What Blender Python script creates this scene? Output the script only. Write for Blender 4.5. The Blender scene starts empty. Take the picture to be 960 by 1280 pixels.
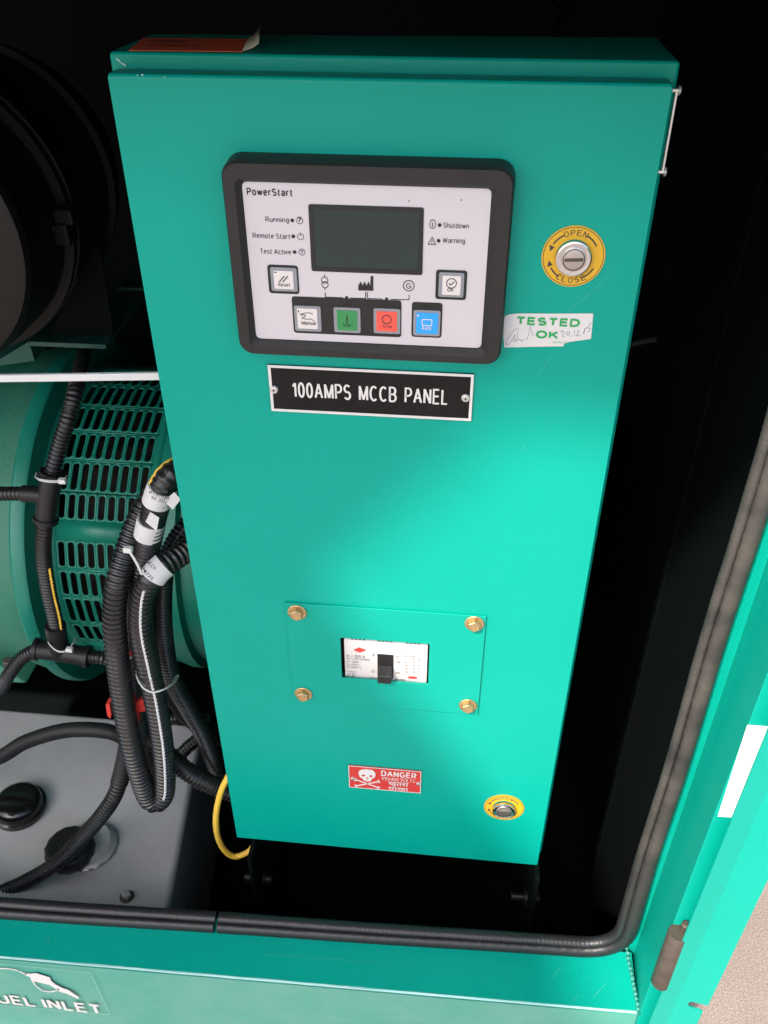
import bpy, bmesh, math, random
from mathutils import Vector, Matrix
random.seed(7)
S = bpy.context.scene
COL = S.collection
R = math.radians

# ------------------------------------------------------------------ camera
F_PX = 1120.0                                   # focal length in pixels of a 960 x 1280 picture
YAW, PITCH, ROLL = -0.106361060, 0.636866178, -0.003141
CAM = Vector((0.272795894, -0.681382755, 1.06579290))
ca, sa, cb, sb = math.cos(YAW), math.sin(YAW), math.cos(PITCH), math.sin(PITCH)
FWD = Vector((sa*cb, ca*cb, -sb)); RT = Vector((ca, -sa, 0)); UP = RT.cross(FWD)
RT, UP = (math.cos(ROLL)*RT + math.sin(ROLL)*UP, -math.sin(ROLL)*RT + math.cos(ROLL)*UP)
cd = bpy.data.cameras.new('camera'); cam = bpy.data.objects.new('camera', cd); COL.objects.link(cam)
cam.matrix_world = Matrix(((RT.x, UP.x, -FWD.x, CAM.x), (RT.y, UP.y, -FWD.y, CAM.y), (RT.z, UP.z, -FWD.z, CAM.z), (0, 0, 0, 1)))
cd.sensor_fit = 'VERTICAL'; cd.sensor_height = 36; cd.lens = 36*F_PX/1280
cd.clip_start = 0.02; cd.clip_end = 500
S.camera = cam

# ------------------------------------------------------------------ light
SUN_D = Vector((0.56, 1.0, -1.4)).normalized()   # direction the light travels
w = bpy.data.worlds.new('World'); S.world = w; w.use_nodes = True
nt = w.node_tree; bg = nt.nodes['Background']; sky = nt.nodes.new('ShaderNodeTexSky')
sky.sky_type = 'NISHITA'; sky.sun_disc = False
el = math.asin(-SUN_D.z); sky.sun_elevation = el
sky.sun_rotation = math.atan2(-SUN_D.x, -SUN_D.y)
sky.air_density = 1.0; sky.dust_density = 3.0; sky.ozone_density = 1.0
nt.links.new(sky.outputs[0], bg.inputs[0]); bg.inputs[1].default_value = 0.13
sd = bpy.data.lights.new('sun', 'SUN'); sd.energy = 2.5; sd.angle = R(2.0); sd.color = (1.0, .93, .84)
sun = bpy.data.objects.new('sun', sd); COL.objects.link(sun)
sun.rotation_euler = SUN_D.to_track_quat('-Z', 'Y').to_euler(); sun.location = (-2, -3, 4)
S.view_settings.view_transform = 'Standard'; S.view_settings.look = 'None'
S.view_settings.gamma = 1; S.view_settings.use_curve_mapping = False
S.view_settings.exposure = 1.56

# ------------------------------------------------------------------ measuring: photograph point -> point on a real plane
def ray(x, y): return FWD + RT*((x-480)/F_PX) - UP*((y-640)/F_PX)
def onY(x, y, v): d = ray(x, y); return CAM + d*((v-CAM.y)/d.y)
def onZ(x, y, v): d = ray(x, y); return CAM + d*((v-CAM.z)/d.z)
def onX(x, y, v): d = ray(x, y); return CAM + d*((v-CAM.x)/d.x)
def xz(x, y, v=0.0): p = onY(x, y, v); return (p.x, p.z)

# ------------------------------------------------------------------ materials
def mat(name, col, rough=.5, metal=0., coat=0., coat_r=.08, spec=.5, bump=0., bscale=200., mott=0., mscale=8., mcol=None, rvar=0.):
    m = bpy.data.materials.new(name); m.use_nodes = True
    n = m.node_tree.nodes; l = m.node_tree.links; b = n['Principled BSDF']
    b.inputs['Base Color'].default_value = (*col, 1); b.inputs['Roughness'].default_value = rough
    b.inputs['Metallic'].default_value = metal; b.inputs['Coat Weight'].default_value = coat
    b.inputs['Coat Roughness'].default_value = coat_r; b.inputs['Specular IOR Level'].default_value = spec
    tc = n.new('ShaderNodeTexCoord')
    if mott:
        t = n.new('ShaderNodeTexNoise'); t.inputs['Scale'].default_value = mscale; t.inputs['Detail'].default_value = 6
        t.inputs['Roughness'].default_value = .65
        l.new(tc.outputs['Object'], t.inputs['Vector'])
        r = n.new('ShaderNodeValToRGB'); r.color_ramp.elements[0].position = .35; r.color_ramp.elements[1].position = .7
        c2 = mcol if mcol else tuple(min(1, c*1.5+.01) for c in col)
        r.color_ramp.elements[0].color = (*col, 1)
        r.color_ramp.elements[1].color = (*[a*(1-mott)+b_*mott for a, b_ in zip(col, c2)], 1)
        l.new(t.outputs[0], r.inputs[0]); l.new(r.outputs[0], b.inputs['Base Color'])
    if rvar:
        t2 = n.new('ShaderNodeTexNoise'); t2.inputs['Scale'].default_value = 14; t2.inputs['Detail'].default_value = 7
        l.new(tc.outputs['Object'], t2.inputs['Vector'])
        mr = n.new('ShaderNodeMapRange'); mr.inputs[3].default_value = max(0, rough-rvar); mr.inputs[4].default_value = rough+rvar
        l.new(t2.outputs[0], mr.inputs[0]); l.new(mr.outputs[0], b.inputs['Roughness'])
    if bump:
        t3 = n.new('ShaderNodeTexNoise'); t3.inputs['Scale'].default_value = bscale; t3.inputs['Detail'].default_value = 3
        l.new(tc.outputs['Object'], t3.inputs['Vector'])
        bp = n.new('ShaderNodeBump'); bp.inputs['Strength'].default_value = bump; bp.inputs['Distance'].default_value = .001
        l.new(t3.outputs[0], bp.inputs['Height']); l.new(bp.outputs[0], b.inputs['Normal'])
    return m
TEAL = (0.0, .30, .225)
M = dict(
    teal=mat('teal_paint', TEAL, .38, coat=.06, coat_r=.08, spec=.18, bump=.30, bscale=420, mott=.55, mscale=4, mcol=(.004, .335, .262), rvar=.08),
    tealpale=mat('pale_teal_paint', (.045, .30, .225), .5, coat=.2, coat_r=.2, bump=.12, bscale=300, mott=.8, mscale=9, mcol=(.13, .34, .275), rvar=.1),  # paler, greyer teal with random mottling
    cast=mat('green_cast_iron', (.012, .155, .09), .55, bump=.5, bscale=160, mott=.8, mscale=14, mcol=(.05, .19, .125), rvar=.12),
    cover=mat('green_sheet_paint', (.004, .19, .125), .38, bump=.15, bscale=250, mott=.4, mscale=12, mcol=(.02, .22, .16), rvar=.1),
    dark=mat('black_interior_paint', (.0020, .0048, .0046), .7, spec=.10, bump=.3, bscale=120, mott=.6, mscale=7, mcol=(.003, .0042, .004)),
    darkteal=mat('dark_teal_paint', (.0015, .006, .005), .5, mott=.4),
    black=mat('black_plastic', (.010, .010, .011), .42, spec=.35, bump=.12, bscale=600, mott=.5, mscale=20, mcol=(.017, .016, .016)),
    drum=mat('soot_black_drum', (.004, .004, .004), .5, spec=.25, mott=.5, mscale=12, mcol=(.008, .0075, .007)),
    drumcap=mat('brown_black_drum_cap', (.008, .0068, .006), .5, spec=.25, mott=.5, mscale=12, mcol=(.013, .011, .010)),
    winding=mat('dusty_brown_windings', (.006, .0045, .0035), .6, spec=.2, bump=.8, bscale=120, mott=.9, mscale=40, mcol=(.03, .022, .017)),
    bezel=mat('charcoal_bezel_plastic', (.018, .0165, .016), .5, spec=.35, bump=.18, bscale=900, mott=.4, mscale=30, mcol=(.024, .022, .021)),
    loom=mat('black_conduit_plastic', (.010, .010, .011), .30, spec=.55, mott=.7, mscale=30, mcol=(.030, .027, .023), rvar=.12),
    hose=mat('black_rubber_hose', (.008, .008, .009), .55, spec=.35, mott=.6, mscale=20, mcol=(.016, .015, .014)),
    seal=mat('black_rubber_seal', (.012, .012, .014), .42, bump=.4, bscale=260, mott=.8, mscale=25, mcol=(.026, .025, .025), rvar=.12),
    sealdust=mat('dusty_rubber_seal', (.05, .043, .036), .8, bump=.6, bscale=200, mott=1., mscale=22, mcol=(.10, .085, .07)),
    dimgreen=mat('dull_green_paint', (.003, .07, .05), .5, mott=.4),
    gloss=mat('glossy_black_cap', (.007, .007, .007), .16, spec=.5, rvar=.06),
    tank=mat('grey_tank_paint', (.42, .425, .435), .34, metal=.1, bump=.12, bscale=90, mott=.9, mscale=7, mcol=(.56, .565, .57), rvar=.16),
    face=mat('grey_white_overlay', (.56, .53, .545), .42, mott=.15, mscale=6, mcol=(.5, .48, .5)),
    white=mat('white_plastic', (.56, .53, .51), .45),
    paper=mat('white_paper', (.64, .62, .61), .7, mott=.25, mscale=40, mcol=(.56, .54, .53)),
    whiteglow=mat('white_gloss_label', (.82, .80, .78), .3),
    rim=mat('grey_button_rim', (.24, .25, .27), .4),
    keywhite=mat('cream_key', (.66, .61, .59), .4),
    keygreen=mat('green_key', (.03, .24, .07), .4),
    keyred=mat('red_key', (.85, .09, .06), .4),
    keyblue=mat('blue_key', (.02, .33, .80), .35),
    ink=mat('black_ink', (.007, .007, .008), .5),
    inkbrown=mat('dark_ink', (.05, .04, .04), .6),
    inkgreen=mat('green_ink', (.01, .33, .08), .6),
    inkgrey=mat('grey_pen_ink', (.28, .29, .36), .7),
    inkwhite=mat('white_print', (.64, .62, .60), .5),
    inkred=mat('red_print', (.70, .05, .04), .5),
    lcd=mat('lcd_glass', (.022, .035, .030), .12, spec=.25, coat=.1, coat_r=.03, mott=.5, mscale=9, mcol=(.030, .052, .042)),
    plate=mat('black_engraved_plate', (.008, .008, .008), .38, spec=.15, mott=.4, mscale=30, bump=.06),
    red=mat('red_danger_plate', (.54, .036, .03), .42),
    orange=mat('orange_label', (.90, .115, .04), .55, mott=.4, mscale=60, mcol=(.80, .13, .06)),
    yellow=mat('yellow_ring', (.66, .37, .013), .45),
    wire=mat('yellow_cable', (.90, .56, .07), .4),
    plugmetal=mat('satin_lock_metal', (.50, .47, .45), .3, metal=.85, mott=.6, mscale=90, mcol=(.36, .33, .31), rvar=.1),
    chrome=mat('chrome', (.62, .63, .64), .14, metal=1, mott=.3, mscale=60, mcol=(.5, .5, .5), rvar=.06),
    steel=mat('bright_steel', (.72, .70, .67), .4, metal=.7, rvar=.1),
    zinc=mat('yellow_zinc_bolt', (.62, .47, .24), .38, metal=.8, mott=.9, mscale=110, mcol=(.42, .26, .12), rvar=.12),
    hinge=mat('weathered_hinge_steel', (.07, .055, .042), .6, metal=.4, mott=.9, mscale=60, mcol=(.12, .10, .08), bump=.4, bscale=300),
    alu=mat('white_bar_paint', (.66, .66, .64), .4),
    tie=mat('nylon_tie', (.62, .62, .58), .45),
    redclip=mat('red_plastic_clip', (.62, .045, .035), .4),
    weld=mat('weld_bead', (.008, .20, .155), .5, bump=1., bscale=200, mott=.6, mscale=90, mcol=(.07, .25, .21)),
    shadesheet=mat('shade_roof_sheet', (.22, .22, .22), .5, mott=.4, mscale=4),
)
def concrete():
    m = bpy.data.materials.new('concrete'); m.use_nodes = True
    n = m.node_tree.nodes; l = m.node_tree.links; b = n['Principled BSDF']; b.inputs['Roughness'].default_value = .8
    tc = n.new('ShaderNodeTexCoord')
    v = n.new('ShaderNodeTexNoise'); v.inputs['Scale'].default_value = 330; v.inputs['Detail'].default_value = 3; v.inputs['Roughness'].default_value = .7
    r = n.new('ShaderNodeValToRGB'); e = r.color_ramp.elements
    e[0].position = .30; e[0].color = (.21, .165, .138, 1); e[1].position = .74; e[1].color = (.60, .49, .43, 1)
    x = r.color_ramp.elements.new(.5); x.color = (.35, .27, .23, 1)
    v2 = n.new('ShaderNodeTexNoise'); v2.inputs['Scale'].default_value = 7; v2.inputs['Detail'].default_value = 5
    mx = n.new('ShaderNodeMixRGB'); mx.blend_type = 'MULTIPLY'; mx.inputs[0].default_value = .5
    for t in (v, v2): l.new(tc.outputs['Object'], t.inputs['Vector'])
    l.new(v.outputs[0], r.inputs[0]); l.new(r.outputs[0], mx.inputs[1]); l.new(v2.outputs[0], mx.inputs[2]); l.new(mx.outputs[0], b.inputs['Base Color'])
    bp = n.new('ShaderNodeBump'); bp.inputs['Distance'].default_value = .003; bp.inputs['Strength'].default_value = .6
    l.new(v.outputs[0], bp.inputs['Height']); l.new(bp.outputs[0], b.inputs['Normal'])
    return m
M['concrete'] = concrete()
def seal_material():
    """black rubber, brown dust settled on the upright run, thinning out towards the sill"""
    m = bpy.data.materials.new('rubber_seal_with_dust'); m.use_nodes = True
    n = m.node_tree.nodes; l = m.node_tree.links; b = n['Principled BSDF']
    tc = n.new('ShaderNodeTexCoord'); sp = n.new('ShaderNodeSeparateXYZ'); l.new(tc.outputs['Object'], sp.inputs[0])
    mr = n.new('ShaderNodeMapRange'); mr.inputs[1].default_value = .55; mr.inputs[2].default_value = .80; l.new(sp.outputs[2], mr.inputs[0])
    nz_ = n.new('ShaderNodeTexNoise'); nz_.inputs['Scale'].default_value = 26; nz_.inputs['Detail'].default_value = 6; l.new(tc.outputs['Object'], nz_.inputs['Vector'])
    ml = n.new('ShaderNodeMath'); ml.operation = 'MULTIPLY_ADD'; ml.inputs[1].default_value = 1.5; ml.inputs[2].default_value = -.30; l.new(nz_.outputs[0], ml.inputs[0])
    ad = n.new('ShaderNodeMath'); ad.operation = 'MULTIPLY_ADD'; ad.use_clamp = True; ad.inputs[2].default_value = .02
    l.new(mr.outputs[0], ad.inputs[0]); l.new(ml.outputs[0], ad.inputs[1])
    mx = n.new('ShaderNodeMixRGB'); mx.inputs[1].default_value = (.012, .012, .014, 1); mx.inputs[2].default_value = (.082, .070, .059, 1)
    l.new(ad.outputs[0], mx.inputs[0]); l.new(mx.outputs[0], b.inputs['Base Color'])
    r2 = n.new('ShaderNodeMapRange'); r2.inputs[3].default_value = .42; r2.inputs[4].default_value = .85; l.new(ad.outputs[0], r2.inputs[0]); l.new(r2.outputs[0], b.inputs['Roughness'])
    f = n.new('ShaderNodeTexNoise'); f.inputs['Scale'].default_value = 260; l.new(tc.outputs['Object'], f.inputs['Vector'])
    bp = n.new('ShaderNodeBump'); bp.inputs['Strength'].default_value = .4; bp.inputs['Distance'].default_value = .001
    l.new(f.outputs[0], bp.inputs['Height']); l.new(bp.outputs[0], b.inputs['Normal'])
    return m
M['seal'] = M['sealdust'] = seal_material()

# ------------------------------------------------------------------ objects and hierarchy
def thing(name, label, cat, loc=(0, 0, 0), group=None, kind=None):
    o = bpy.data.objects.new(name, None); COL.objects.link(o); o.location = loc
    o.empty_display_size = .02; o['label'] = label; o['category'] = cat
    if group: o['group'] = group
    if kind: o['kind'] = kind
    return o
def tag(o, label, cat, group=None):
    o['label'] = label; o['category'] = cat
    if group: o['group'] = group
    return o
def root_loc(p):
    while p.parent: p = p.parent
    return p.location.copy()
def el(cx, cy, rx, ry, a0, a1, n=9):
    return [(cx+rx*math.cos(R(a0+(a1-a0)*i/n)), cy+ry*math.sin(R(a0+(a1-a0)*i/n))) for i in range(n+1)]
# hand drawn sans serif letters: width, strokes (cap height 1, x height .72)
LET = {
 'A': (.70, [[(0, 0), (.35, 1), (.70, 0)], [(.12, .34), (.58, .34)]]),
 'B': (.60, [[(0, 0), (0, 1), (.32, 1)] + el(.32, .76, .25, .24, 90, -90, 8) + [(0, .52)], [(.32, .52)] + el(.34, .26, .27, .26, 90, -90, 8) + [(0, 0)]]),
 'C': (.66, [el(.35, .5, .35, .5, 48, 312, 16)]),
 'D': (.64, [[(0, 0), (0, 1), (.26, 1)] + el(.26, .5, .38, .5, 90, -90, 12) + [(0, 0)]]),
 'E': (.54, [[(.54, 1), (0, 1), (0, 0), (.56, 0)], [(0, .52), (.50, .52)]]),
 'F': (.50, [[(.52, 1), (0, 1), (0, 0)], [(0, .50), (.46, .50)]]),
 'G': (.70, [el(.36, .5, .36, .5, 50, 325, 16) + [(.69, .24), (.69, .46), (.38, .46)]]),
 'H': (.60, [[(0, 0), (0, 1)], [(.60, 0), (.60, 1)], [(0, .52), (.60, .52)]]),
 'I': (.0, [[(0, 0), (0, 1)]]),
 'K': (.62, [[(0, 0), (0, 1)], [(.58, 1), (.02, .40)], [(.20, .60), (.62, 0)]]),
 'L': (.50, [[(0, 1), (0, 0), (.50, 0)]]),
 'M': (.76, [[(0, 0), (0, 1), (.38, .02), (.76, 1), (.76, 0)]]),
 'N': (.60, [[(0, 0), (0, 1), (.60, 0), (.60, 1)]]),
 'O': (.74, [el(.37, .5, .37, .5, 0, 360, 22)]),
 'P': (.56, [[(0, 0), (0, 1), (.30, 1)] + el(.30, .73, .27, .27, 90, -90, 8) + [(0, .46)]]),
 'Q': (.74, [el(.37, .5, .37, .5, 0, 360, 22), [(.44, .22), (.74, -.06)]]),
 'R': (.60, [[(0, 0), (0, 1), (.32, 1)] + el(.32, .74, .26, .26, 90, -90, 8) + [(0, .48)], [(.30, .48), (.60, 0)]]),
 'S': (.58, [el(.29, .75, .27, .25, 35, 250, 10) + el(.30, .26, .28, .26, 78, -150, 12)]),
 'T': (.62, [[(0, 1), (.62, 1)], [(.31, 1), (.31, 0)]]),
 'U': (.60, [[(0, 1), (0, .28)] + el(.30, .29, .30, .29, 180, 360, 10) + [(.60, 1)]]),
 'V': (.66, [[(0, 1), (.33, 0), (.66, 1)]]),
 'W': (.94, [[(0, 1), (.24, 0), (.47, .95), (.70, 0), (.94, 1)]]),
 'Y': (.64, [[(0, 1), (.32, .45), (.64, 1)], [(.32, .45), (.32, 0)]]),
 'a': (.46, [el(.24, .55, .21, .17, 160, 0, 7) + [(.45, .0)], [(.45, .40)] + el(.22, .20, .22, .20, 80, 350, 10)]),
 'c': (.44, [el(.24, .36, .24, .36, 48, 312, 12)]),
 'd': (.48, [[(.48, 1), (.48, 0)], el(.24, .36, .24, .36, 10, 350, 14)]),
 'e': (.48, [[(.02, .39), (.48, .39)] + el(.24, .36, .24, .36, 5, 315, 14)]),
 'g': (.48, [[(.48, .72), (.48, 0)] + el(.24, .0, .24, .24, 0, -150, 8), el(.24, .38, .24, .34, 10, 350, 14)]),
 'h': (.46, [[(0, 1), (0, 0)], [(0, .46)] + el(.23, .47, .23, .25, 170, 0, 8) + [(.46, 0)]]),
 'i': (.0, [[(0, 0), (0, .72)], [(0, .88), (0, 1)]]),
 'k': (.44, [[(0, 1), (0, 0)], [(.40, .72), (.02, .30)], [(.15, .42), (.44, 0)]]),
 'b': (.48, [[(0, 1), (0, 0)], el(.24, .36, .24, .36, 170, -170, 14)]),
 'f': (.26, [[(.08, 0), (.08, .82)] + el(.2, .84, .12, .14, 180, 90, 4), [(0, .72), (.26, .72)]]),
 'l': (.0, [[(0, 0), (0, 1)]]),
 'm': (.76, [[(0, .72), (0, 0)], [(0, .46)] + el(.19, .48, .19, .24, 170, 0, 8) + [(.38, 0)], [(.38, .46)] + el(.57, .48, .19, .24, 170, 0, 8) + [(.76, 0)]]),
 'n': (.46, [[(0, .72), (0, 0)], [(0, .46)] + el(.23, .47, .23, .25, 170, 0, 8) + [(.46, 0)]]),
 'o': (.50, [el(.25, .36, .25, .36, 0, 360, 18)]),
 'p': (.48, [[(0, .72), (0, -.24)], el(.24, .36, .24, .36, 170, -170, 14)]),
 'r': (.28, [[(0, .72), (0, 0)], [(0, .44)] + el(.22, .46, .22, .26, 170, 65, 5)]),
 's': (.42, [el(.21, .54, .19, .18, 35, 250, 9) + el(.22, .18, .20, .18, 78, -150, 10)]),
 't': (.28, [[(.10, .94), (.10, .14)] + el(.22, .12, .12, .12, 180, 290, 5), [(0, .72), (.28, .72)]]),
 'u': (.46, [[(0, .72), (0, .25)] + el(.23, .25, .23, .25, 180, 350, 8), [(.46, .72), (.46, 0)]]),
 'v': (.46, [[(0, .72), (.23, 0), (.46, .72)]]),
 'w': (.68, [[(0, .72), (.17, 0), (.34, .68), (.51, 0), (.68, .72)]]),
 'z': (.42, [[(0, .72), (.42, .72), (0, 0), (.44, 0)]]),
 '0': (.52, [el(.26, .5, .26, .5, 0, 360, 20)]),
 '1': (.26, [[(0, .74), (.24, .98), (.24, 0)]]),
 '2': (.52, [el(.26, .73, .25, .27, 165, -35, 9) + [(.0, 0), (.54, 0)]]),
 '4': (.56, [[(.42, 0), (.42, 1), (0, .30), (.58, .30)]]),
 '5': (.52, [[(.48, 1), (.10, 1), (.05, .52)] + el(.25, .33, .27, .33, 135, -150, 12)]),
 '6': (.54, [el(.30, .62, .28, .38, 50, 180, 7) + [(.01, .33)], el(.27, .32, .26, .32, 0, 360, 18)]),
 '7': (.50, [[(0, 1), (.52, 1), (.16, 0)]]),
 '8': (.52, [el(.26, .76, .22, .24, 0, 360, 16), el(.26, .26, .26, .26, 0, 360, 16)]),
 '9': (.54, [el(.24, .38, .28, .38, 230, 360, 7) + [(.52, .67)], el(.27, .68, .26, .32, 0, 360, 18)]),
 '.': (.0, [[(0, 0), (0, .10)]]), '-': (.30, [[(0, .40), (.30, .40)]]), '/': (.34, [[(0, -.02), (.34, 1.02)]]),
 '=': (.50, [[(0, .62), (.50, .62)], [(0, .32), (.50, .32)]]),
}
def split_sharp(pts):
    out, cur = [], [pts[0]]
    for i in range(1, len(pts)):
        cur.append(pts[i])
        if i < len(pts)-1:
            a = Vector(pts[i])-Vector(pts[i-1]); b = Vector(pts[i+1])-Vector(pts[i])
            if a.length > 1e-6 and b.length > 1e-6 and a.normalized().dot(b.normalized()) < -.25: out.append(cur); cur = [pts[i]]
    return out+[cur]
def stroke(pts, t):
    closed = len(pts) > 3 and abs(pts[0][0]-pts[-1][0])+abs(pts[0][1]-pts[-1][1]) < 1e-6
    P = [Vector(p) for p in (pts[:-1] if closed else pts)]
    P = [p for i, p in enumerate(P) if i == 0 or (p-P[i-1]).length > 1e-5]; n = len(P); A, B = [], []
    for i in range(n):
        a = P[i-1] if (i or closed) else None; b = P[(i+1) % n] if (i < n-1 or closed) else None
        d0 = (P[i]-a).normalized() if a is not None else None; d1 = (b-P[i]).normalized() if b is not None else None
        d0 = d0 if d0 is not None else d1; d1 = d1 if d1 is not None else d0
        m = Vector((-d0.y-d1.y, d0.x+d1.x))
        m = m.normalized() if m.length > 1e-4 else Vector((-d1.y, d1.x))
        k = min(1.25, 1/max(.3, m.dot(Vector((-d1.y, d1.x)))))
        A.append(P[i]+m*t/2*k); B.append(P[i]-m*t/2*k)
    v = A+B; f = [[i, (i+1) % n, n+(i+1) % n, n+i] for i in range(n if closed else n-1)]
    return v, f
_font = bpy.data.fonts.load('<builtin>')
def text_geo(st, bold=0.0, asp=1.0):
    """lettering as flat strips; unit = cap height"""
    if any(ord(c) > 0x900 for c in st):
        cu = bpy.data.curves.new('t', 'FONT'); cu.body = st; cu.font = _font; cu.offset = bold; cu.resolution_u = 3
        ob = bpy.data.objects.new('t', cu); COL.objects.link(ob)
        bpy.context.view_layer.update()
        me = bpy.data.meshes.new_from_object(ob.evaluated_get(bpy.context.evaluated_depsgraph_get()))
        vs = [v.co.copy() for v in me.vertices]; fs = [list(p.vertices) for p in me.polygons]
        bpy.data.objects.remove(ob); bpy.data.curves.remove(cu); bpy.data.meshes.remove(me)
        return vs, fs
    t = .28 if bold >= .04 else .21 if bold >= .02 else .175 if bold >= .015 else .14 if bold >= .01 else .115
    t *= min(1.15, max(.6, asp**.6)); gap = .13*asp
    vs, fs, x, k = [], [], 0.0, 0
    for ch in st:
        if ch == ' ': x += .34*asp; continue
        w_, strokes = LET[ch]
        for q in strokes:
          for q_s in split_sharp([(a*asp, b) for a, b in q]):
            v, f = stroke(q_s, t); o = len(vs); k += 1
            vs += [Vector((x+p.x, p.y, .00002*(k % 3))) for p in v]; fs += [[a+o for a in g_] for g_ in f]
        x += w_*asp + t + gap
    return vs, fs

class MB:
    def __init__(s): s.v = []; s.f = []
    def add(s, vs, fs):
        o = len(s.v); s.v += [Vector(a) for a in vs]; s.f += [[i+o for i in f] for f in fs]; return s
    def box(s, a, b):
        x0, y0, z0 = a; x1, y1, z1 = b
        return s.add([(x0,y0,z0),(x1,y0,z0),(x1,y1,z0),(x0,y1,z0),(x0,y0,z1),(x1,y0,z1),(x1,y1,z1),(x0,y1,z1)],
                     [(0,3,2,1),(4,5,6,7),(0,1,5,4),(1,2,6,5),(2,3,7,6),(3,0,4,7)])
    def hexa(s, p):   # eight free corners, same order as box
        return s.add(p, [(0,3,2,1),(4,5,6,7),(0,1,5,4),(1,2,6,5),(2,3,7,6),(3,0,4,7)])
    def poly(s, pts, y, th=.0004):      # outline in X-Z standing on plane Y=y, front at y-th
        n = len(pts)
        vs = [(p[0], y-th, p[1]) for p in pts] + [(p[0], y, p[1]) for p in pts]
        return s.add(vs, [list(range(n)), list(range(2*n-1, n-1, -1))] + [(i, i+n, (i+1) % n+n, (i+1) % n) for i in range(n)])
    def taper(s, back, front, yb, yf):
        n = len(back)
        vs = [(p[0], yf, p[1]) for p in front] + [(p[0], yb, p[1]) for p in back]
        return s.add(vs, [list(range(n)), list(range(2*n-1, n-1, -1))] + [(i, i+n, (i+1) % n+n, (i+1) % n) for i in range(n)])
    def frame(s, outer, inner, y, th):  # closed ring between two outlines of equal count
        n = len(outer)
        vs = [(p[0], y-th, p[1]) for p in outer] + [(p[0], y-th, p[1]) for p in inner] + [(p[0], y, p[1]) for p in outer] + [(p[0], y, p[1]) for p in inner]
        fs = []
        for i in range(n):
            j = (i+1) % n
            fs += [(i, j, j+n, i+n), (i+2*n, i+3*n, j+3*n, j+2*n), (i, i+2*n, j+2*n, j), (i+n, j+n, j+3*n, i+3*n)]
        return s.add(vs, fs)
    def line(s, pts, wd, y, th=.0004):
        for (x0, z0), (x1, z1) in zip(pts, pts[1:]):
            d = Vector((x1-x0, z1-z0)); L = d.length
            if L < 1e-7: continue
            d /= L; nx, nz = -d.y*wd/2, d.x*wd/2; ex, ez = d.x*wd*.25, d.y*wd*.25
            s.poly([(x0-ex-nx, z0-ez-nz), (x1+ex-nx, z1+ez-nz), (x1+ex+nx, z1+ez+nz), (x0-ex+nx, z0-ez+nz)], y, th)
        return s
    def circle(s, c, r, wd, y, th=.0004, a0=0, a1=360, n=28):
        full = abs(a1-a0) >= 360
        k = n if full else n+1
        A = [R(a0+(a1-a0)*i/n) for i in range(k)]
        o = [(c[0]+(r+wd/2)*math.cos(a), c[1]+(r+wd/2)*math.sin(a)) for a in A]
        i_ = [(c[0]+(r-wd/2)*math.cos(a), c[1]+(r-wd/2)*math.sin(a)) for a in A]
        if full: return s.frame(o, i_, y, th)
        for a in range(k-1): s.poly([o[a], o[a+1], i_[a+1], i_[a]], y, th)
        return s
    def disc(s, c, r, y, th=.0004, n=24, rz=None):
        rz = rz or r
        return s.poly([(c[0]+r*math.cos(2*math.pi*i/n), c[1]+rz*math.sin(2*math.pi*i/n)) for i in range(n)], y, th)
    def text(s, st, x0, x1, zc, h, y, bold=.0, dep=.0003):
        vs, fs = text_geo(st, bold)
        asp = (x1-x0)/(max(v.x for v in vs)-min(v.x for v in vs))/(h/(max(v.y for v in vs)-min(v.y for v in vs)))
        for _ in range(3):
            vs, fs = text_geo(st, bold, asp)
            asp *= (x1-x0)/(max(v.x for v in vs)-min(v.x for v in vs))/(h/(max(v.y for v in vs)-min(v.y for v in vs)))
        ax = min(v.x for v in vs); bx = max(v.x for v in vs); ay = min(v.y for v in vs); by = max(v.y for v in vs)
        kx = (x1-x0)/(bx-ax); kz = h/(by-ay)
        return s.add([(x0+(v.x-ax)*kx, y-dep-v.z, zc-h/2+(v.y-ay)*kz) for v in vs], fs)
    def textpx(s, st, L, Rr, hpx, y, bold=.0):   # between two photograph points at mid height
        a = onY(*L, y); b = onY(*Rr, y); zc = (a.z+b.z)/2
        h = onY(L[0], L[1]-hpx/2, y).z - onY(L[0], L[1]+hpx/2, y).z
        return s.text(st, a.x, b.x, zc, h, y, bold)
    def text3(s, st, o, ex, ey, wd, h, bold=0.):
        vs, fs = text_geo(st, bold)
        ax = min(v.x for v in vs); bx = max(v.x for v in vs); ay = min(v.y for v in vs); by = max(v.y for v in vs)
        nn = ex.cross(ey)
        return s.add([o + ex*((v.x-ax)/(bx-ax)-.5)*wd + ey*((v.y-ay)/(by-ay)-.5)*h + nn*v.z for v in vs], fs)
    def sweep(s, path, prof, closed=False, caps=True):
        """path: list of points; prof(i, angle)-> radius handled by caller: prof is list of lists of (u,v) per path point"""
        n = len(path); t = [(path[min(i+1, n-1)]-path[max(i-1, 0)]).normalized() for i in range(n)]
        up = Vector((0, -1, 0)); u = (up - t[0]*up.dot(t[0]))
        if u.length < .05: u = Vector((0, 0, 1)) - t[0]*t[0].z
        u.normalize(); m = len(prof[0]); o = len(s.v)
        for i in range(n):
            u = (u - t[i]*u.dot(t[i])).normalized(); b = t[i].cross(u)
            for (a, c) in prof[i]: s.v.append(path[i] + u*a + b*c)
        for i in range(n-1):
            for k in range(m):
                s.f.append([o+i*m+k, o+i*m+(k+1) % m, o+(i+1)*m+(k+1) % m, o+(i+1)*m+k])
        if caps: s.f.append([o+k for k in range(m)][::-1]); s.f.append([o+(n-1)*m+k for k in range(m)])
        return s
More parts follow.
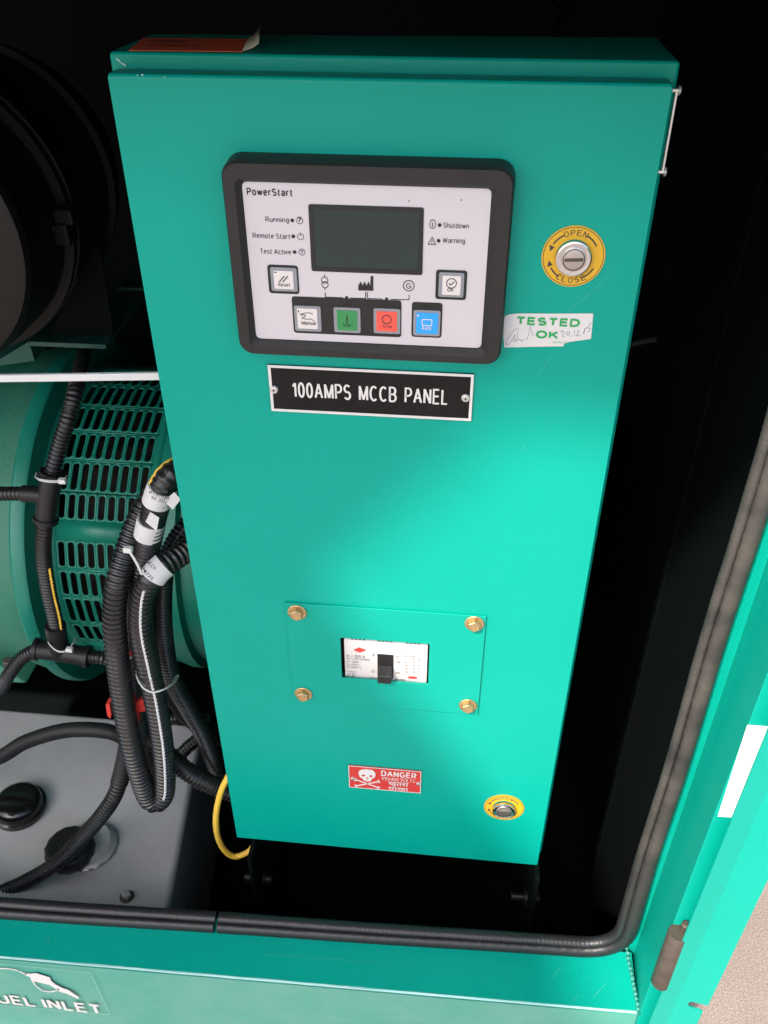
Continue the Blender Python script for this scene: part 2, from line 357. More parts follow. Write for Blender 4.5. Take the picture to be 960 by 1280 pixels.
    def tube(s, path, r, seg=12):
        rr = r if callable(r) else (lambda i: r)
        return s.sweep(path, [[(rr(i)*math.cos(2*math.pi*k/seg), rr(i)*math.sin(2*math.pi*k/seg)) for k in range(seg)] for i in range(len(path))])
    def lathe(s, c, axis, prof, seg=28):  # prof: (dist along axis, radius)
        ax = Vector(axis).normalized(); a = Vector((0, 0, 1)) if abs(ax.z) < .9 else Vector((1, 0, 0))
        u = (a - ax*a.dot(ax)).normalized(); b = ax.cross(u); c = Vector(c); o = len(s.v); n = len(prof)
        for (d, r) in prof:
            for k in range(seg):
                q = 2*math.pi*k/seg; s.v.append(c + ax*d + (u*math.cos(q)+b*math.sin(q))*r)
        for i in range(n-1):
            for k in range(seg): s.f.append([o+i*seg+k, o+i*seg+(k+1) % seg, o+(i+1)*seg+(k+1) % seg, o+(i+1)*seg+k])
        s.f.append([o+k for k in range(seg)][::-1]); s.f.append([o+(n-1)*seg+k for k in range(seg)])
        return s
    def build(s, name, m, parent=None, bevel=0, seg=2, smooth=35, label=None, origin=None, recalc=True, solid=0):
        org = root_loc(parent) if parent else Vector(origin) if origin is not None else (sum(s.v, Vector())/len(s.v))
        me = bpy.data.meshes.new(name); me.from_pydata([v-org for v in s.v], [], s.f); me.validate()
        if recalc:
            bm = bmesh.new(); bm.from_mesh(me); bmesh.ops.recalc_face_normals(bm, faces=bm.faces); bm.to_mesh(me); bm.free()
        o = bpy.data.objects.new(name, me); COL.objects.link(o)
        mm = M[m] if isinstance(m, str) else m
        me.materials.append(mm)
        if parent: o.parent = parent
        else: o.location = org
        if smooth: me.shade_smooth(); me.set_sharp_from_angle(angle=R(smooth))
        if solid:
            sm = o.modifiers.new('solid', 'SOLIDIFY'); sm.thickness = solid; sm.offset = -1
        if bevel:
            bv = o.modifiers.new('bevel', 'BEVEL'); bv.width = bevel; bv.segments = seg; bv.limit_method = 'ANGLE'; bv.angle_limit = R(40)
            me.shade_smooth(); bv.harden_normals = True
        if label: o['label'] = label
        return o
class Each:     # every drawing call becomes a part of its own
    def __init__(s, name, m): s.name, s.m = name, m
    def __getattr__(s, fn):
        def call(*a, **k): getattr(MB(), fn)(*a, **k).build(s.name, s.m, mod, recalc=False)
        return call
def copy_part(o, d, parent=None):
    c = o.copy(); COL.objects.link(c); c.parent = parent or o.parent; c.location = o.location + Vector(d)
    for ch in [x for x in S.objects if x.parent == o]:
        k = ch.copy(); COL.objects.link(k); k.parent = c
    return c
def rrect(x0, x1, z0, z1, r, n=4):
    P = []
    for cx, cz, a in ((x1-r, z1-r, 0), (x0+r, z1-r, 90), (x0+r, z0+r, 180), (x1-r, z0+r, 270)):
        for i in range(n+1):
            q = R(a+90*i/n); P.append((cx+r*math.cos(q), cz+r*math.sin(q)))
    return P
def rquad(TL, TR, BR, BL, r, n=5):   # four corners (x,z), rounded
    P = [Vector(p) for p in (TR, TL, BL, BR)]; out = []
    for i in range(4):
        p, a, b = P[i], P[i-1], P[(i+1) % 4]
        d0 = (a-p).normalized(); d1 = (b-p).normalized()
        for k in range(n+1):
            t = k/n; q0 = p+d0*r; q1 = p+d1*r
            out.append(tuple(q0*(1-t)**2 + p*2*t*(1-t) + q1*t*t))
    return out
def spline(pts, step):
    P = [pts[0]*2-pts[1]] + pts + [pts[-1]*2-pts[-2]]; out = []
    dense = []
    for i in range(1, len(P)-2):
        for k in range(24):
            t = k/24; a, b, c, d = P[i-1:i+3]
            dense.append(.5*((2*b)+(c-a)*t+(2*a-5*b+4*c-d)*t*t+(3*b-a-3*c+d)*t**3))
    dense.append(P[-2]); out = [dense[0]]; acc = 0
    for a, b in zip(dense, dense[1:]):
        L = (b-a).length; pos = step-acc
        while pos <= L: out.append(a.lerp(b, pos/L)); pos += step
        acc = (acc+L) % step
    return out
def pxpath(pts): return [onY(x, y, v) for x, y, v in pts]
def conduit_mesh(mb, pts, r, pitch=.0052, amp=.0013, seg=16):
    P = spline(pts, pitch/4)
    pat = (0, 0, -amp, -amp)
    return mb.tube(P, lambda i: r+pat[i % 4], seg)

# ================================================================== SETTING
g = MB(); g.add([(-40, -40, -.55), (40, -40, -.55), (40, 40, -.55), (-40, 40, -.55)], [(0, 1, 2, 3)])
go = g.build('ground', 'concrete', smooth=0, origin=(0, 0, -.55), recalc=False); go['kind'] = 'structure'; go['label'] = 'pinkish grey grainy concrete ground beside the open door'

# ================================================================== GENERATOR CANOPY (opening round the cabinet)
can = thing('generator_canopy', 'teal steel generator canopy with open doorway, sill and black interior', 'generator canopy', (0, 0, -.55))
ZL = -.03
SL = .01833
def sill_y(x): return -.1586 - SL*(.5156-x)
# sill: ledge folded down to the front face, one sheet
xs = (-1.2, .5150)
ledge = MB()
pr = lambda x: [(x, sill_y(x)+.072, ZL-.08), (x, sill_y(x)+.072, ZL), (x, sill_y(x), ZL), (x, sill_y(x), -.52)]
ledge.add([*pr(xs[0]), *pr(xs[1])], [(0, 1, 5, 4), (1, 2, 6, 5)])
ledge.build('sill', 'teal', can, bevel=.0025, seg=3, solid=.0025)
fp = MB(); fp.hexa([(-1.2, sill_y(-1.2)+.001, -.54), (.515, sill_y(.515)+.001, -.54), (.515, sill_y(.515)+.004, -.54), (-1.2, sill_y(-1.2)+.004, -.54),
                    (-1.2, sill_y(-1.2)-.0006, ZL-.0055), (.5145, sill_y(.515)-.0006, ZL-.0055), (.5145, sill_y(.515)+.002, ZL-.0055), (-1.2, sill_y(-1.2)+.002, ZL-.0055)])
fp.build('front_panel', 'tealpale', can)
M['edgeshine'] = mat('painted_edge_highlight', (.28, .58, .54), .35, mott=.7, mscale=30, mcol=(.45, .62, .60))  # pale line on the sill fold: the sky highlight painted as colour
MB().tube([Vector((x_, sill_y(x_)+.0010, ZL-.0013)) for x_ in [-1.2+1.714*i/60 for i in range(61)]], lambda i: .0017+random.uniform(-.0003, .0002), 8).build('painted_highlight', 'edgeshine', can)
# jamb post
jp = [(.498, -.0795), (.5220, -.0795), (.5165, -.1600), (.556, -.1600), (.556, .02)]
jm = MB(); n = len(jp)
jm.add([(x-.006, y, -.54) for x, y in jp] + [(x+.013, y, 1.42) for x, y in jp], [(i, i+1, n+i+1, n+i) for i in range(n-1)])
jm.build('jamb_post', 'teal', can, bevel=.004, seg=3, solid=.002)
M['sillscuff'] = mat('sill_scuff', (.06, .36, .30), .5)
for p, q, w_ in (((742, 1246), (757, 1230), .0007), ((690, 1222), (702, 1209), .0006), ((715, 1252), (725, 1243), .0005), ((60, 1172), (61, 1180), .0009), ((330, 1192), (520, 1207), .0004)):
    a, b = onZ(*p, ZL+.0004), onZ(*q, ZL+.0004); nn = (b-a).normalized().cross(Vector((0, 0, 1)))*w_/2
    MB().add([a-nn, a+nn, b+nn*.4, b-nn*.4], [(0, 1, 2, 3)]).build('scuff_mark', 'sillscuff', can, smooth=0)
wl = MB()
P = [onZ(783+ (799-783)*i/40.+random.uniform(-.4, .4), 1183+(1268-1183)*i/40., ZL+.001) for i in range(41)]
wl.tube(P, lambda i: .0022+.0007*math.sin(i*2.1)+random.uniform(-.0003, .0003), 8).build('weld_seam', 'weld', can)
# seal beads round the opening
def seal_path(xr, left, right, rad, hz):
    L = onZ(*left, ZL+hz); Q = onZ(*right, ZL+hz); yq0 = Q.y; d = (Q-L).normalized()
    start = L - d*.9; corner = Q + d*((xr-Q.x)/d.x)
    pts = []
    m = 90
    for i in range(m+1): pts.append(start.lerp(corner-d*rad, i/m))
    a = corner-d*rad; b = corner+Vector((0, 0, rad))
    for i in range(1, 12):
        t = i/12; pts.append(a*(1-t)**2+corner*2*t*(1-t)+b*t*t)
    for i in range(m+1): pts.append(b.lerp(Vector((xr+.006, -.0805, 1.42)), i/m))
    rnd = random.Random(3); ph = rnd.random()*6
    return [p+Vector((.0008*math.sin(p.z*19+ph), 0, .0006*math.sin(p.x*17+ph))) for p in pts]
def bead(path, hw, hd, name, m, rib=0):
    mb = MB(); prof = []
    for i in range(len(path)):
        k = (1-.12*min(1, max(0, (path[i].z-.03)/.2)))*(1+.03*math.sin(i*1.7))
        prof.append([(hd*math.cos(2*math.pi*q/14), k*hw*math.sin(2*math.pi*q/14)) for q in range(14)])
    return mb.sweep(path, prof).build(name, m, can)
inner = seal_path(.4924, (0, 1128), (735, 1178), .045, .016)
outer = seal_path(.5020, (0, 1142), (750, 1191), .058, .006)
# dense resample for ribs on the inner bead
ins = spline(inner, .0018)
cutZ = .06
k0 = next(i for i, p in enumerate(ins) if p.x > .47 and p.z > .08)
def ribbed(path, hw, hd, name, m):
    mb = MB(); prof = []
    for i in range(len(path)):
        sl_ = 1-.20*min(1, max(0, (path[i].z-.03)/.2)); k = sl_*(1 + (.045*sl_ if i % 3 == 0 else -.015)+.02*math.sin(i*.11))
        prof.append([(hd*k*math.cos(2*math.pi*q/12), hw*k*math.sin(2*math.pi*q/12)) for q in range(12)])
    return mb.sweep(path, prof).build(name, m, can, smooth=60)
jx = onY(277, 1150, -.092).x
ja = next(i for i, p in enumerate(ins) if p.x > jx)
ribbed(ins[:ja], .0052, .0070, 'door_seal', 'seal'); ribbed(ins[ja+1:], .0052, .0070, 'door_seal', 'seal')
outs = spline(outer, .004)
jb = next(i for i, p in enumerate(outs) if p.x > jx)
bead(outs[:jb], .0082, .0062, 'seal_base', 'seal'); bead([p+Vector((.0008, 0, 0)) for p in outs[jb:]], .0082, .0062, 'seal_base', 'seal')
# interior shell
def quad(name, pts, m='dark', th=.004):
    return MB().add(pts, [(0, 1, 2, 3)]).build(name, m, can, smooth=0, solid=th)
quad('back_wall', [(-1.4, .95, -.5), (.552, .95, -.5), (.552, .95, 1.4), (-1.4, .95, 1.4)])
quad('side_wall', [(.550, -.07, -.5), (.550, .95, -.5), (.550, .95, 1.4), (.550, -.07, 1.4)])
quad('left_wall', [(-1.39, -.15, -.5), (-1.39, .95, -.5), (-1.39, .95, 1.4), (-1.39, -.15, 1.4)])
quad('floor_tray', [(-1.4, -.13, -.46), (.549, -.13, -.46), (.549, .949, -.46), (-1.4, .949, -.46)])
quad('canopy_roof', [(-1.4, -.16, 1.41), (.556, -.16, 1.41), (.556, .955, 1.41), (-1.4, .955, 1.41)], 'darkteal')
MB().box((-1.38, -.158, 1.014), (.497, -.075, 1.405)).build('header_beam', 'teal', can, bevel=.003)
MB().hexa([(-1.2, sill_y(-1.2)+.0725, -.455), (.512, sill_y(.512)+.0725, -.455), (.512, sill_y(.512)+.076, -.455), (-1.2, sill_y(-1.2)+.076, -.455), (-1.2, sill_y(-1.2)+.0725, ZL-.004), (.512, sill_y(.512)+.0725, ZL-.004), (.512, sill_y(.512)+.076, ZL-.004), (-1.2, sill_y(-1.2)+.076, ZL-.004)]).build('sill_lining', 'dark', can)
# inner stiffeners seen as faint lines
a = onY(690, 30, .93); b = onY(625, -40, .93)
d = (b-a).normalized(); n_ = Vector((d.z, 0, -d.x))*.02
MB().hexa([a-n_+Vector((0,-.01,0)), a+n_+Vector((0,-.01,0)), a+n_, a-n_, b*1-n_+Vector((0,-.01,0)), b+n_+Vector((0,-.01,0)), b+n_, b-n_]).build('roof_brace', 'dark', can)
MB().box((.5445, .60, -.45), (.5495, .64, 1.39)).build('wall_rib', 'dark', can, bevel=.002)
MB().box((.5445, .25, -.45), (.5495, .27, 1.39)).build('wall_rib', 'dark', can, bevel=.002)

# ================================================================== CANOPY DOOR edge folded back at the right
door = thing('canopy_door', 'bright teal canopy door folded back on its hinge, notched sheet edge showing', 'door', (.55, -.17, -.45))
YD = -.176
L0, L1 = onY(890, 1080, YD), onY(831, 1226, YD); F0, F1 = onY(960, 1099, YD), onY(870, 1280, YD)
xl = (L0.x+L1.x)/2; xr = (F0.x+F1.x)/2
lean = lambda x, z: x + .0135*(z-.14)
nz = onY(873, 1256, YD).z; nx = onY(861, 1256, YD).x
cre = xl+.021; nh = .0065
q_ = lambda x, z, y=YD: (lean(x, z), y, z)
arc = [(nx+.006-.006*math.sin(R(q)), nz-nh*math.cos(R(q))) for q in range(0, 181, 30)]
rt_ = [(xr-.002, nz-nh-.002), (xr-.007, nz-nh)] + arc + [(xr+.001, nz+nh), (xr, nz+nh+.003)]
fl = MB(); yr = lambda x: YD+.0035-(x-cre)*.16
V_ = [q_(xl, -.45, YD), q_(cre, -.45, YD+.0035), q_(cre, 1.38, YD+.0035), q_(xl, 1.38, YD)]
fl.add(V_, [(0, 1, 2, 3)])
col_ = [(xr, -.45)] + rt_ + [(xr, 1.38)]
for (a, b), (c, d) in zip(col_, col_[1:]):      # one strip per edge point keeps the sheet flat round the notch
    if abs(d-b) < 1e-6: continue
    fl.add([q_(cre, b, yr(cre)), q_(a, b, yr(a)), q_(c, d, yr(c)), q_(cre, d, yr(cre))], [(0, 1, 2, 3)])
fl.build('edge_flange', 'teal', door, solid=-.0016, smooth=0, recalc=False)
MB().hexa([(a+.0097*(z+.54)-.006, y, z) for z in (-.45, 1.38) for a, y in ((.5575, YD+.0065), (.5595, YD+.0065), (.5595, .75), (.5575, .75))]).build('door_skin', 'teal', door)
hp = onY(840, 1222, -.1685); ht = onY(851, 1166, -.1685)
hx = .5215
hg = MB().lathe((hx, -.1685, hp.z-.012), (0, 0, 1), [(0, .0095), (.001, .0102), (ht.z-hp.z+.011, .0102), (ht.z-hp.z+.012, .0095)], 24).build('hinge', 'hinge', door)
MB().lathe((hx+.006, -.1655, ht.z), (0, 0, 1), [(0, .0045), (.012, .0045), (.0135, .003)], 14).build('hinge_pin', 'hinge', hg)

# ================================================================== CONTROL CABINET
cab = thing('control_cabinet', 'tall teal sheet metal control cabinet standing in the canopy opening', 'control cabinet', (.2, 0, 0))
W = .40; H = .9368
MB().add(*(lambda o: (o, [(0,3,2,1),(4,5,6,7),(0,1,5,4),(1,2,6,5),(2,3,7,6),(3,0,4,7)]))(
    [(-.0055, .024, -.008), (.4065, .024, -.008), (.4065, .125, -.008), (-.0055, .125, -.008), (-.0055, .024, .9467), (.4065, .024, .9467), (.4045, .125, .9467), (.001, .105, .9467)])).build('body', 'teal', cab, bevel=.003, seg=3)
# door: thin pan with window hole for the breaker
wTL, wTR, wBR, wBL = (xz(425.4, 795.7), xz(537, 803.3), xz(535.6, 853.3), xz(428.2, 845.5))
wx0 = (wTL[0]+wBL[0])/2; wx1 = (wTR[0]+wBR[0])/2; wz1 = (wTL[1]+wTR[1])/2; wz0 = (wBL[1]+wBR[1])/2
dm = MB()
ho = [(wx0-.012, wz0-.012), (wx1+.012, wz0-.012), (wx1+.012, wz1+.012), (wx0-.012, wz1+.012)]
dm.frame([(0, 0), (W, 0), (W, H), (0, H)], ho, .02, .02)
cdoor = dm.build('door', 'teal', cab, bevel=.0028, seg=3)
MB().box((.004, .0202, .004), (W-.004, .0238, H-.004)).build('door_gasket', 'black', cab)
# scuffs and scratches
sc = MB(); y0 = .0236
sc.line([xz(146, 73, y0), xz(151, 78, y0), xz(157, 82, y0)], .0012, y0, .0003)
sc.build('scratch', mat('bare_scratch', (.35, .62, .55), .5), cab)
M['fscratch'] = mat('faint_scratch', (.03, .34, .27), .5)
for (p, q) in (((738, 394), (731, 403)), ((688, 446), (673, 470)), ((760, 345), (700, 400)), ((775, 470), (768, 482))):
    MB().line([xz(*p), xz(*q)], .00045, 0, .0002).build('scratch', 'fscratch', cab)
M['chip'] = mat('paint_chip', (.30, .52, .47), .6)
for p, r_ in (((178, 93.5), .0009), ((172, 94), .0006), ((206, 96), .0006), ((612, 240), .0004), ((655, 560), .0005), ((318, 640), .0004), ((700, 700), .0005), ((330, 1000), .0006), ((560, 930), .0004)):
    c = xz(*p); MB().poly([(c[0]+r_*random.uniform(.5, 1.2)*math.cos(R(a_)), c[1]+r_*random.uniform(.4, 1)*math.sin(R(a_))) for a_ in range(0, 360, 45)], 0, .0001).build('paint_chip', 'chip', cab)
# cover plate over the breaker
pTL, pTR, pBR, pBL = xz(356.5, 752.7), xz(608, 768), xz(597.8, 891), xz(367.5, 874)
px0 = (pTL[0]+pBL[0])/2; px1 = (pTR[0]+pBR[0])/2; pz1 = (pTL[1]+pTR[1])/2; pz0 = (pBL[1]+pBR[1])/2
cp = MB().frame([(px0, pz0), (px1, pz0), (px1, pz1), (px0, pz1)], [(wx0, wz0), (wx1, wz0), (wx1, wz1), (wx0, wz1)], -.0002, .0022).build('cover_plate', 'teal', cab, bevel=.0005, seg=2)
bolt0 = None
for q in ((371, 767), (593, 781), (379, 869), (585, 883.5)):
    c = onY(*q, -.005)
    if bolt0 is None:
        b0 = c.copy()
        wsh = MB().lathe((c.x, -.0026, c.z), (0, -1, 0), [(0, .0098), (.0010, .0102), (.0016, .0095)], 28).build('washer', 'zinc', None)
        wsh.location = (0, 0, 0); wsh.data.transform(Matrix.Translation(Vector((0, 0, 0))))
        bpy.data.objects.remove(wsh)
        bolt0 = MB().lathe((c.x, -.0042, c.z), (0, -1, 0), [(0, .0070), (.0042, .0070), (.0052, .0060)], 6).build('cover_bolt', 'zinc', cab, smooth=20)
        MB().lathe((c.x, -.0026, c.z), (0, -1, 0), [(0, .0098), (.0010, .0102), (.0016, .0095)], 28).build('washer', 'zinc', bolt0)
    else: copy_part(bolt0, (c.x-b0.x, 0, c.z-b0.z))
# locks
def lock(cx, cy, rpx, rot):
    c = onY(cx, cy, 0); rr = abs(onY(cx+rpx, cy, 0).x-c.x)
    lk = MB().lathe((c.x, -.001, c.z), (0, -1, 0), [(-.0005, rr*.50), (.002, rr*.54), (.0044, rr*.57), (.0054, rr*.56), (.0059, rr*.52), (.0055, rr*.44)], 36).build('lock', 'chrome', cab)
    MB().circle((c.x, c.z), rr*.78, rr*.44, 0, .0008, n=44).build('lock_ring', 'yellow', lk)
    MB().lathe((c.x, -.0060, c.z), (0, -1, 0), [(0, rr*.39), (.0012, rr*.39), (.0015, rr*.36)], 32).build('lock_plug', 'plugmetal', lk)
    pk = MB(); yk = -.0008
    pk.circle((c.x, c.z), rr*.95, rr*.02, yk, .0002, n=44)
    pk.circle((c.x, c.z), rr*.77, rr*.05, yk, .0002, 28, 62, 8); pk.circle((c.x, c.z), rr*.77, rr*.05, yk, .0002, -62, -28, 8)
    pk.circle((c.x, c.z), rr*.77, rr*.05, yk, .0002, 118, 150, 8); pk.circle((c.x, c.z), rr*.77, rr*.05, yk, .0002, 210, 240, 8)
    for ang, s in ((156, 1), (204, -1)):
        q = R(ang); tip = R(ang+s*13)
        pk.poly([(c.x+rr*.68*math.cos(q-s*.02), c.z+rr*.68*math.sin(q-s*.02)), (c.x+rr*.87*math.cos(q-s*.02), c.z+rr*.87*math.sin(q-s*.02)), (c.x+rr*.77*math.cos(tip), c.z+rr*.77*math.sin(tip))], yk, .0002)
    for wd, a_m, flip in (('OPEN', 90, 1), ('CLOSE', 270, -1)):
        st = 15; k = len(wd)
        for i, chh in enumerate(wd):
            a = R(a_m - flip*(i-(k-1)/2)*st); rad = rr*.78
            o = Vector((c.x+rad*math.cos(a), yk-.0003, c.z+rad*math.sin(a)))
            ey = Vector((math.cos(a), 0, math.sin(a)))*flip; ex = Vector((math.sin(a), 0, -math.cos(a)))*flip
            pk.text3(chh, o, ex, ey, rr*.15, rr*.19, .01)
    pk.build('lettering', 'inkbrown', lk)
    MB().circle((c.x, c.z), rr*.335, rr*.03, -.0074, .0002, n=32).build('plug_groove', 'ink', lk)
    sl = MB(); d = Vector((math.cos(rot), math.sin(rot)))*rr*.27
    sl.line([(c.x-d.x, c.z-d.y), (c.x+d.x, c.z+d.y)], rr*.10, -.0074, .0006); sl.build('key_slot', 'hinge', lk)
    return lk
lock(716.5, 320.5, 40, R(3))['label'] = 'upper round key lock'
lock(630, 1009, 25.5, R(0))['label'] = 'lower round key lock'
# door stay wire at the right edge with its two screws
h1 = onX(850.5, 109.5, .4095); h2 = onX(831.7, 215, .4095)
wy = .012
a_ = Vector((.4047, wy, h1.z+.001)); b_ = Vector((.4047, wy, h2.z+.004))
hw = MB().box((.4038, wy-.0012, b_.z), (.4056, wy+.0030, a_.z)).build('hinge_plate', 'steel', cab, bevel=.0004)
for p in (a_, b_):
    MB().lathe((.4003, wy, p.z), (1, 0, 0), [(0, .0016), (.0054, .0016), (.0055, .0034), (.0066, .0032), (.0074, .0018)], 16).build('hinge_screw', 'steel', hw)

# ================================================================== CONTROL MODULE
mod = thing('control_module', 'charcoal framed generator control module with small screen and six buttons', 'control module', (.19, 0, .70))
yb, yf, yp = -.0005, -.022, -.0175
fq = [xz(276, 201, yf), xz(644, 211, yf), xz(621, 458, yf), xz(302.5, 443, yf)]
bx0 = (fq[0][0]+fq[3][0])/2-.0017; bx1 = (fq[1][0]+fq[2][0])/2+.0015; bz1 = (fq[0][1]+fq[1][1])/2; bz0 = (fq[3][1]+fq[2][1])/2
pq = [xz(300, 227, yp), xz(615, 235.5, yp), xz(602.5, 435, yp), xz(320.5, 425.5, yp)]
ax0 = (pq[0][0]+pq[3][0])/2; ax1 = (pq[1][0]+pq[2][0])/2; az1 = (pq[0][1]+pq[1][1])/2; az0 = (pq[3][1]+pq[2][1])/2
bz = MB(); nO = rrect(bx0, bx1, bz0, bz1, .012, 5); nI = rrect(ax0-.004, ax1+.004, az0-.005, az1+.003, .005, 5); n_ = len(nO)
nB = rrect(bx0-.001, bx1+.001, bz0-.001, bz1+.001, .013, 5); nP = rrect(ax0, ax1, az0, az1, .004, 5)
nM = rrect(bx0+.0015, bx1-.0015, bz0+.0015, bz1-.0015, .0115, 5)
rings = [(nB, yb), (nO, yf+.0025), (nM, yf), (nI, yf), (nP, yp), (nP, yb)]
bz.v = [Vector((x, y, z)) for ring, y in rings for x, z in ring]
for r_ in range(len(rings)-1):
    for i in range(n_):
        j = (i+1) % n_; bz.f.append([r_*n_+i, r_*n_+j, (r_+1)*n_+j, (r_+1)*n_+i])
bz.build('bezel', 'bezel', mod, smooth=30)
yq = yp+.001      # overlay surface
MB().poly(rrect(ax0+.0004, ax1-.0004, az0+.0004, az1-.0004, .0038, 5), yb-.002, -(yq-(yb-.002))).build('face_panel', 'face', mod, smooth=20)
def c2(cx, cy): return (260+cx/2.4, 180+cy/2.4)
def qx(cx, cy, y=yq): return xz(*c2(cx, cy), y)
def crect(a, b, y):   # crop rectangle -> axis aligned rectangle in metres
    p = qx(a[0], a[1], y); q = qx(b[0], b[1], y); r_ = qx(b[0], a[1], y); s_ = qx(a[0], b[1], y)
    return ((p[0]+s_[0])/2, (q[0]+r_[0])/2, (q[1]+s_[1])/2, (p[1]+r_[1])/2)
# screen
P4 = [qx(300, 180), qx(648, 190), qx(643, 391), qx(312, 382)]
sx0 = (P4[0][0]+P4[3][0])/2; sx1 = (P4[1][0]+P4[2][0])/2; sz1 = (P4[0][1]+P4[1][1])/2; sz0 = (P4[3][1]+P4[2][1])/2
iw = .0034
scr = MB().poly(rrect(sx0+iw*.8, sx1-iw*.8, sz0+iw*.8, sz1-iw*.8, .001, 2), yq, .0003).build('screen', 'lcd', mod)
MB().frame(rrect(sx0, sx1, sz0, sz1, .0016, 3), rrect(sx0+iw, sx1-iw, sz0+iw, sz1-iw, .0008, 3), yq, .0007).build('screen_frame', 'ink', scr)
# buttons
yk = yq-.0006
def button(name, rim, cap, m, label, text, tm, icon):
    r_ = crect(*rim, yk); c_ = crect(*cap, yk)
    b = MB().poly(rrect(*r_, .0016, 3), yk, .0009).build('button', 'rim', mod, bevel=.0004, seg=2, label=label)
    yc = yk-.0009
    MB().poly(rrect(*c_, .0007, 2), yc, .0005).build('key_cap', m, b)
    l = MB(); yt = yc-.0006
    l.textpx(text[0], c2(*text[1]), c2(*text[2]), text[3], yt, .012); icon(l, c_, yt)
    l.build('lettering', tm, b, recalc=False)
cx_ = lambda c: (c[0]+c[1])/2
cz_ = lambda c: (c[2]+c[3])/2
def i_reset(l, c, y):
    x, z = cx_(c), c[2]+(c[3]-c[2])*.58; k = (c[1]-c[0])
    for d in (-.09, .09): l.line([(x+(d-.13)*k, z-.17*k), (x+(d+.13)*k, z+.13*k)], k*.05, y, .0002)
    l.line([(c[0]+.05*k, c[3]-.08*k), (c[0]+.15*k, c[3]-.08*k)], k*.05, y, .0002)
def i_ok(l, c, y):
    x, z = cx_(c), c[2]+(c[3]-c[2])*.62; k = (c[1]-c[0])
    l.circle((x, z), .27*k, k*.045, y, .0002); l.line([(x-.13*k, z-.01*k), (x-.04*k, z-.10*k), (x+.14*k, z+.10*k)], k*.045, y, .0002)
def i_man(l, c, y):
    k = (c[1]-c[0]); f = lambda a, b: (c[0]+a*k, c[2]+b*(c[3]-c[2]))
    l.line([f(.17, .72), f(.3, .76), f(.5, .80), f(.66, .80), f(.78, .74)], k*.03, y, .0002)
    l.line([f(.17, .68), f(.32, .70), f(.42, .66), f(.36, .58), f(.22, .58)], k*.03, y, .0002)
    l.line([f(.22, .52), f(.45, .48), f(.66, .50), f(.84, .42)], k*.03, y, .0002); l.line([f(.08, .9), f(.08, .82)], k*.05, y, .0002)
def i_start(l, c, y):
    k = (c[1]-c[0]); x = cx_(c); l.line([(x, c[2]+.40*k), (x, c[2]+.78*k)], k*.06, y, .0002)
def i_stop(l, c, y):
    k = (c[1]-c[0]); l.circle((cx_(c), c[2]+.63*k), .22*k, .05*k, y, .0002)
def i_auto(l, c, y):
    k = (c[1]-c[0]); x = cx_(c); z = c[2]+.56*k
    l.frame(rrect(x-.24*k, x+.24*k, z-.17*k, z+.17*k, .05*k, 2), rrect(x-.20*k, x+.20*k, z-.13*k, z+.13*k, .03*k, 2), y, .0002); l.line([(c[0]+.08*k, c[3]-.1*k), (c[0]+.08*k, c[3]-.18*k)], k*.06, y, .0002)
bars = Each('button_surround', 'ink')
for a, b in (((181, 363), (272, 448)), ((683, 378), (776, 466)), ((255, 463), (580, 572)), ((611, 475), (702, 579))):
    bars.poly(rrect(*crect(a, b, yq), .0022, 3), yq, .0006)
button('reset', ((189, 370), (268, 441)), ((199, 379), (257, 433)), 'keywhite', 'white Reset key', ('Reset', (211, 421), (246, 423), 4.5), 'ink', i_reset)
button('ok', ((692, 385), (768, 459)), ((703, 394), (758, 451)), 'keywhite', 'white OK key', ('OK', (718, 437), (737, 438), 4.2), 'ink', i_ok)
button('manual', ((260, 485), (340, 561)), ((269, 492), (329, 552)), 'keywhite', 'white Manual key', ('Manual', (281, 536), (323, 538), 4.5), 'ink', i_man)
button('start', ((378, 490), (458, 565)), ((388, 498), (448, 557)), 'keygreen', 'green Start key', ('Start', (405, 542), (434, 544), 4.2), 'ink', i_start)
button('stop', ((497, 493), (577, 568)), ((506, 501), (567, 560)), 'keyred', 'red Stop key', ('Stop', (524, 546), (552, 548), 4.5), 'inkbrown', i_stop)
button('auto', ((616, 498), (697, 575)), ((625, 505), (690, 567)), 'keyblue', 'blue Auto key', ('Auto', (641, 551), (670, 553), 4.8), 'inkwhite', i_auto)
tx = Each('lettering', 'ink')
for st, a, b, h, bo in (('PowerStart', (116, 142), (252, 146), 9.6, .02), ('Running', (172, 226), (243, 230), 8.0, .012), ('Remote Start', (134, 274), (246, 277), 6.6, .012),
                        ('Test Active', (157, 321), (249, 324), 6.6, .012), ('Shutdown', (706, 243), (783, 246), 6.8, .012), ('Warning', (704, 290), (771, 293), 8.0, .012)):
    tx.textpx(st, c2(*a), c2(*b), h, yq, bo)
u1 = abs(qx(101, 100)[0]-qx(100, 100)[0])
pg = Each('pictogram', 'ink')
for c in ((253, 229), (256, 277), (260, 324), (695, 243), (692, 290), (416, 461), (536, 465)): pg.disc(qx(*c), 5.6*u1, yq, .0004, 16)
for c in ((275, 230), (278, 278), (282, 324)):
    q = qx(*c); pg.circle(q, 9.5*u1, 1.6*u1, yq, .0003, -250 if c[1] == 278 else 0, 70 if c[1] == 278 else 360, 20)
q = qx(275, 228); pg.line([(q[0]-5*u1, q[1]+8*u1), (q[0]+4*u1, q[1]+8*u1), (q[0]-2*u1, q[1]-4*u1)], 3*u1, yq)
q = qx(278, 275); pg.line([(q[0], q[1]+9*u1), (q[0], q[1])], 2*u1, yq)
q = qx(282, 324); pg.line([(q[0]-4*u1, q[1]+4*u1), (q[0]+4*u1, q[1]+4*u1)], 1.6*u1, yq); pg.line([(q[0], q[1]+4*u1), (q[0], q[1]-5*u1)], 1.6*u1, yq)
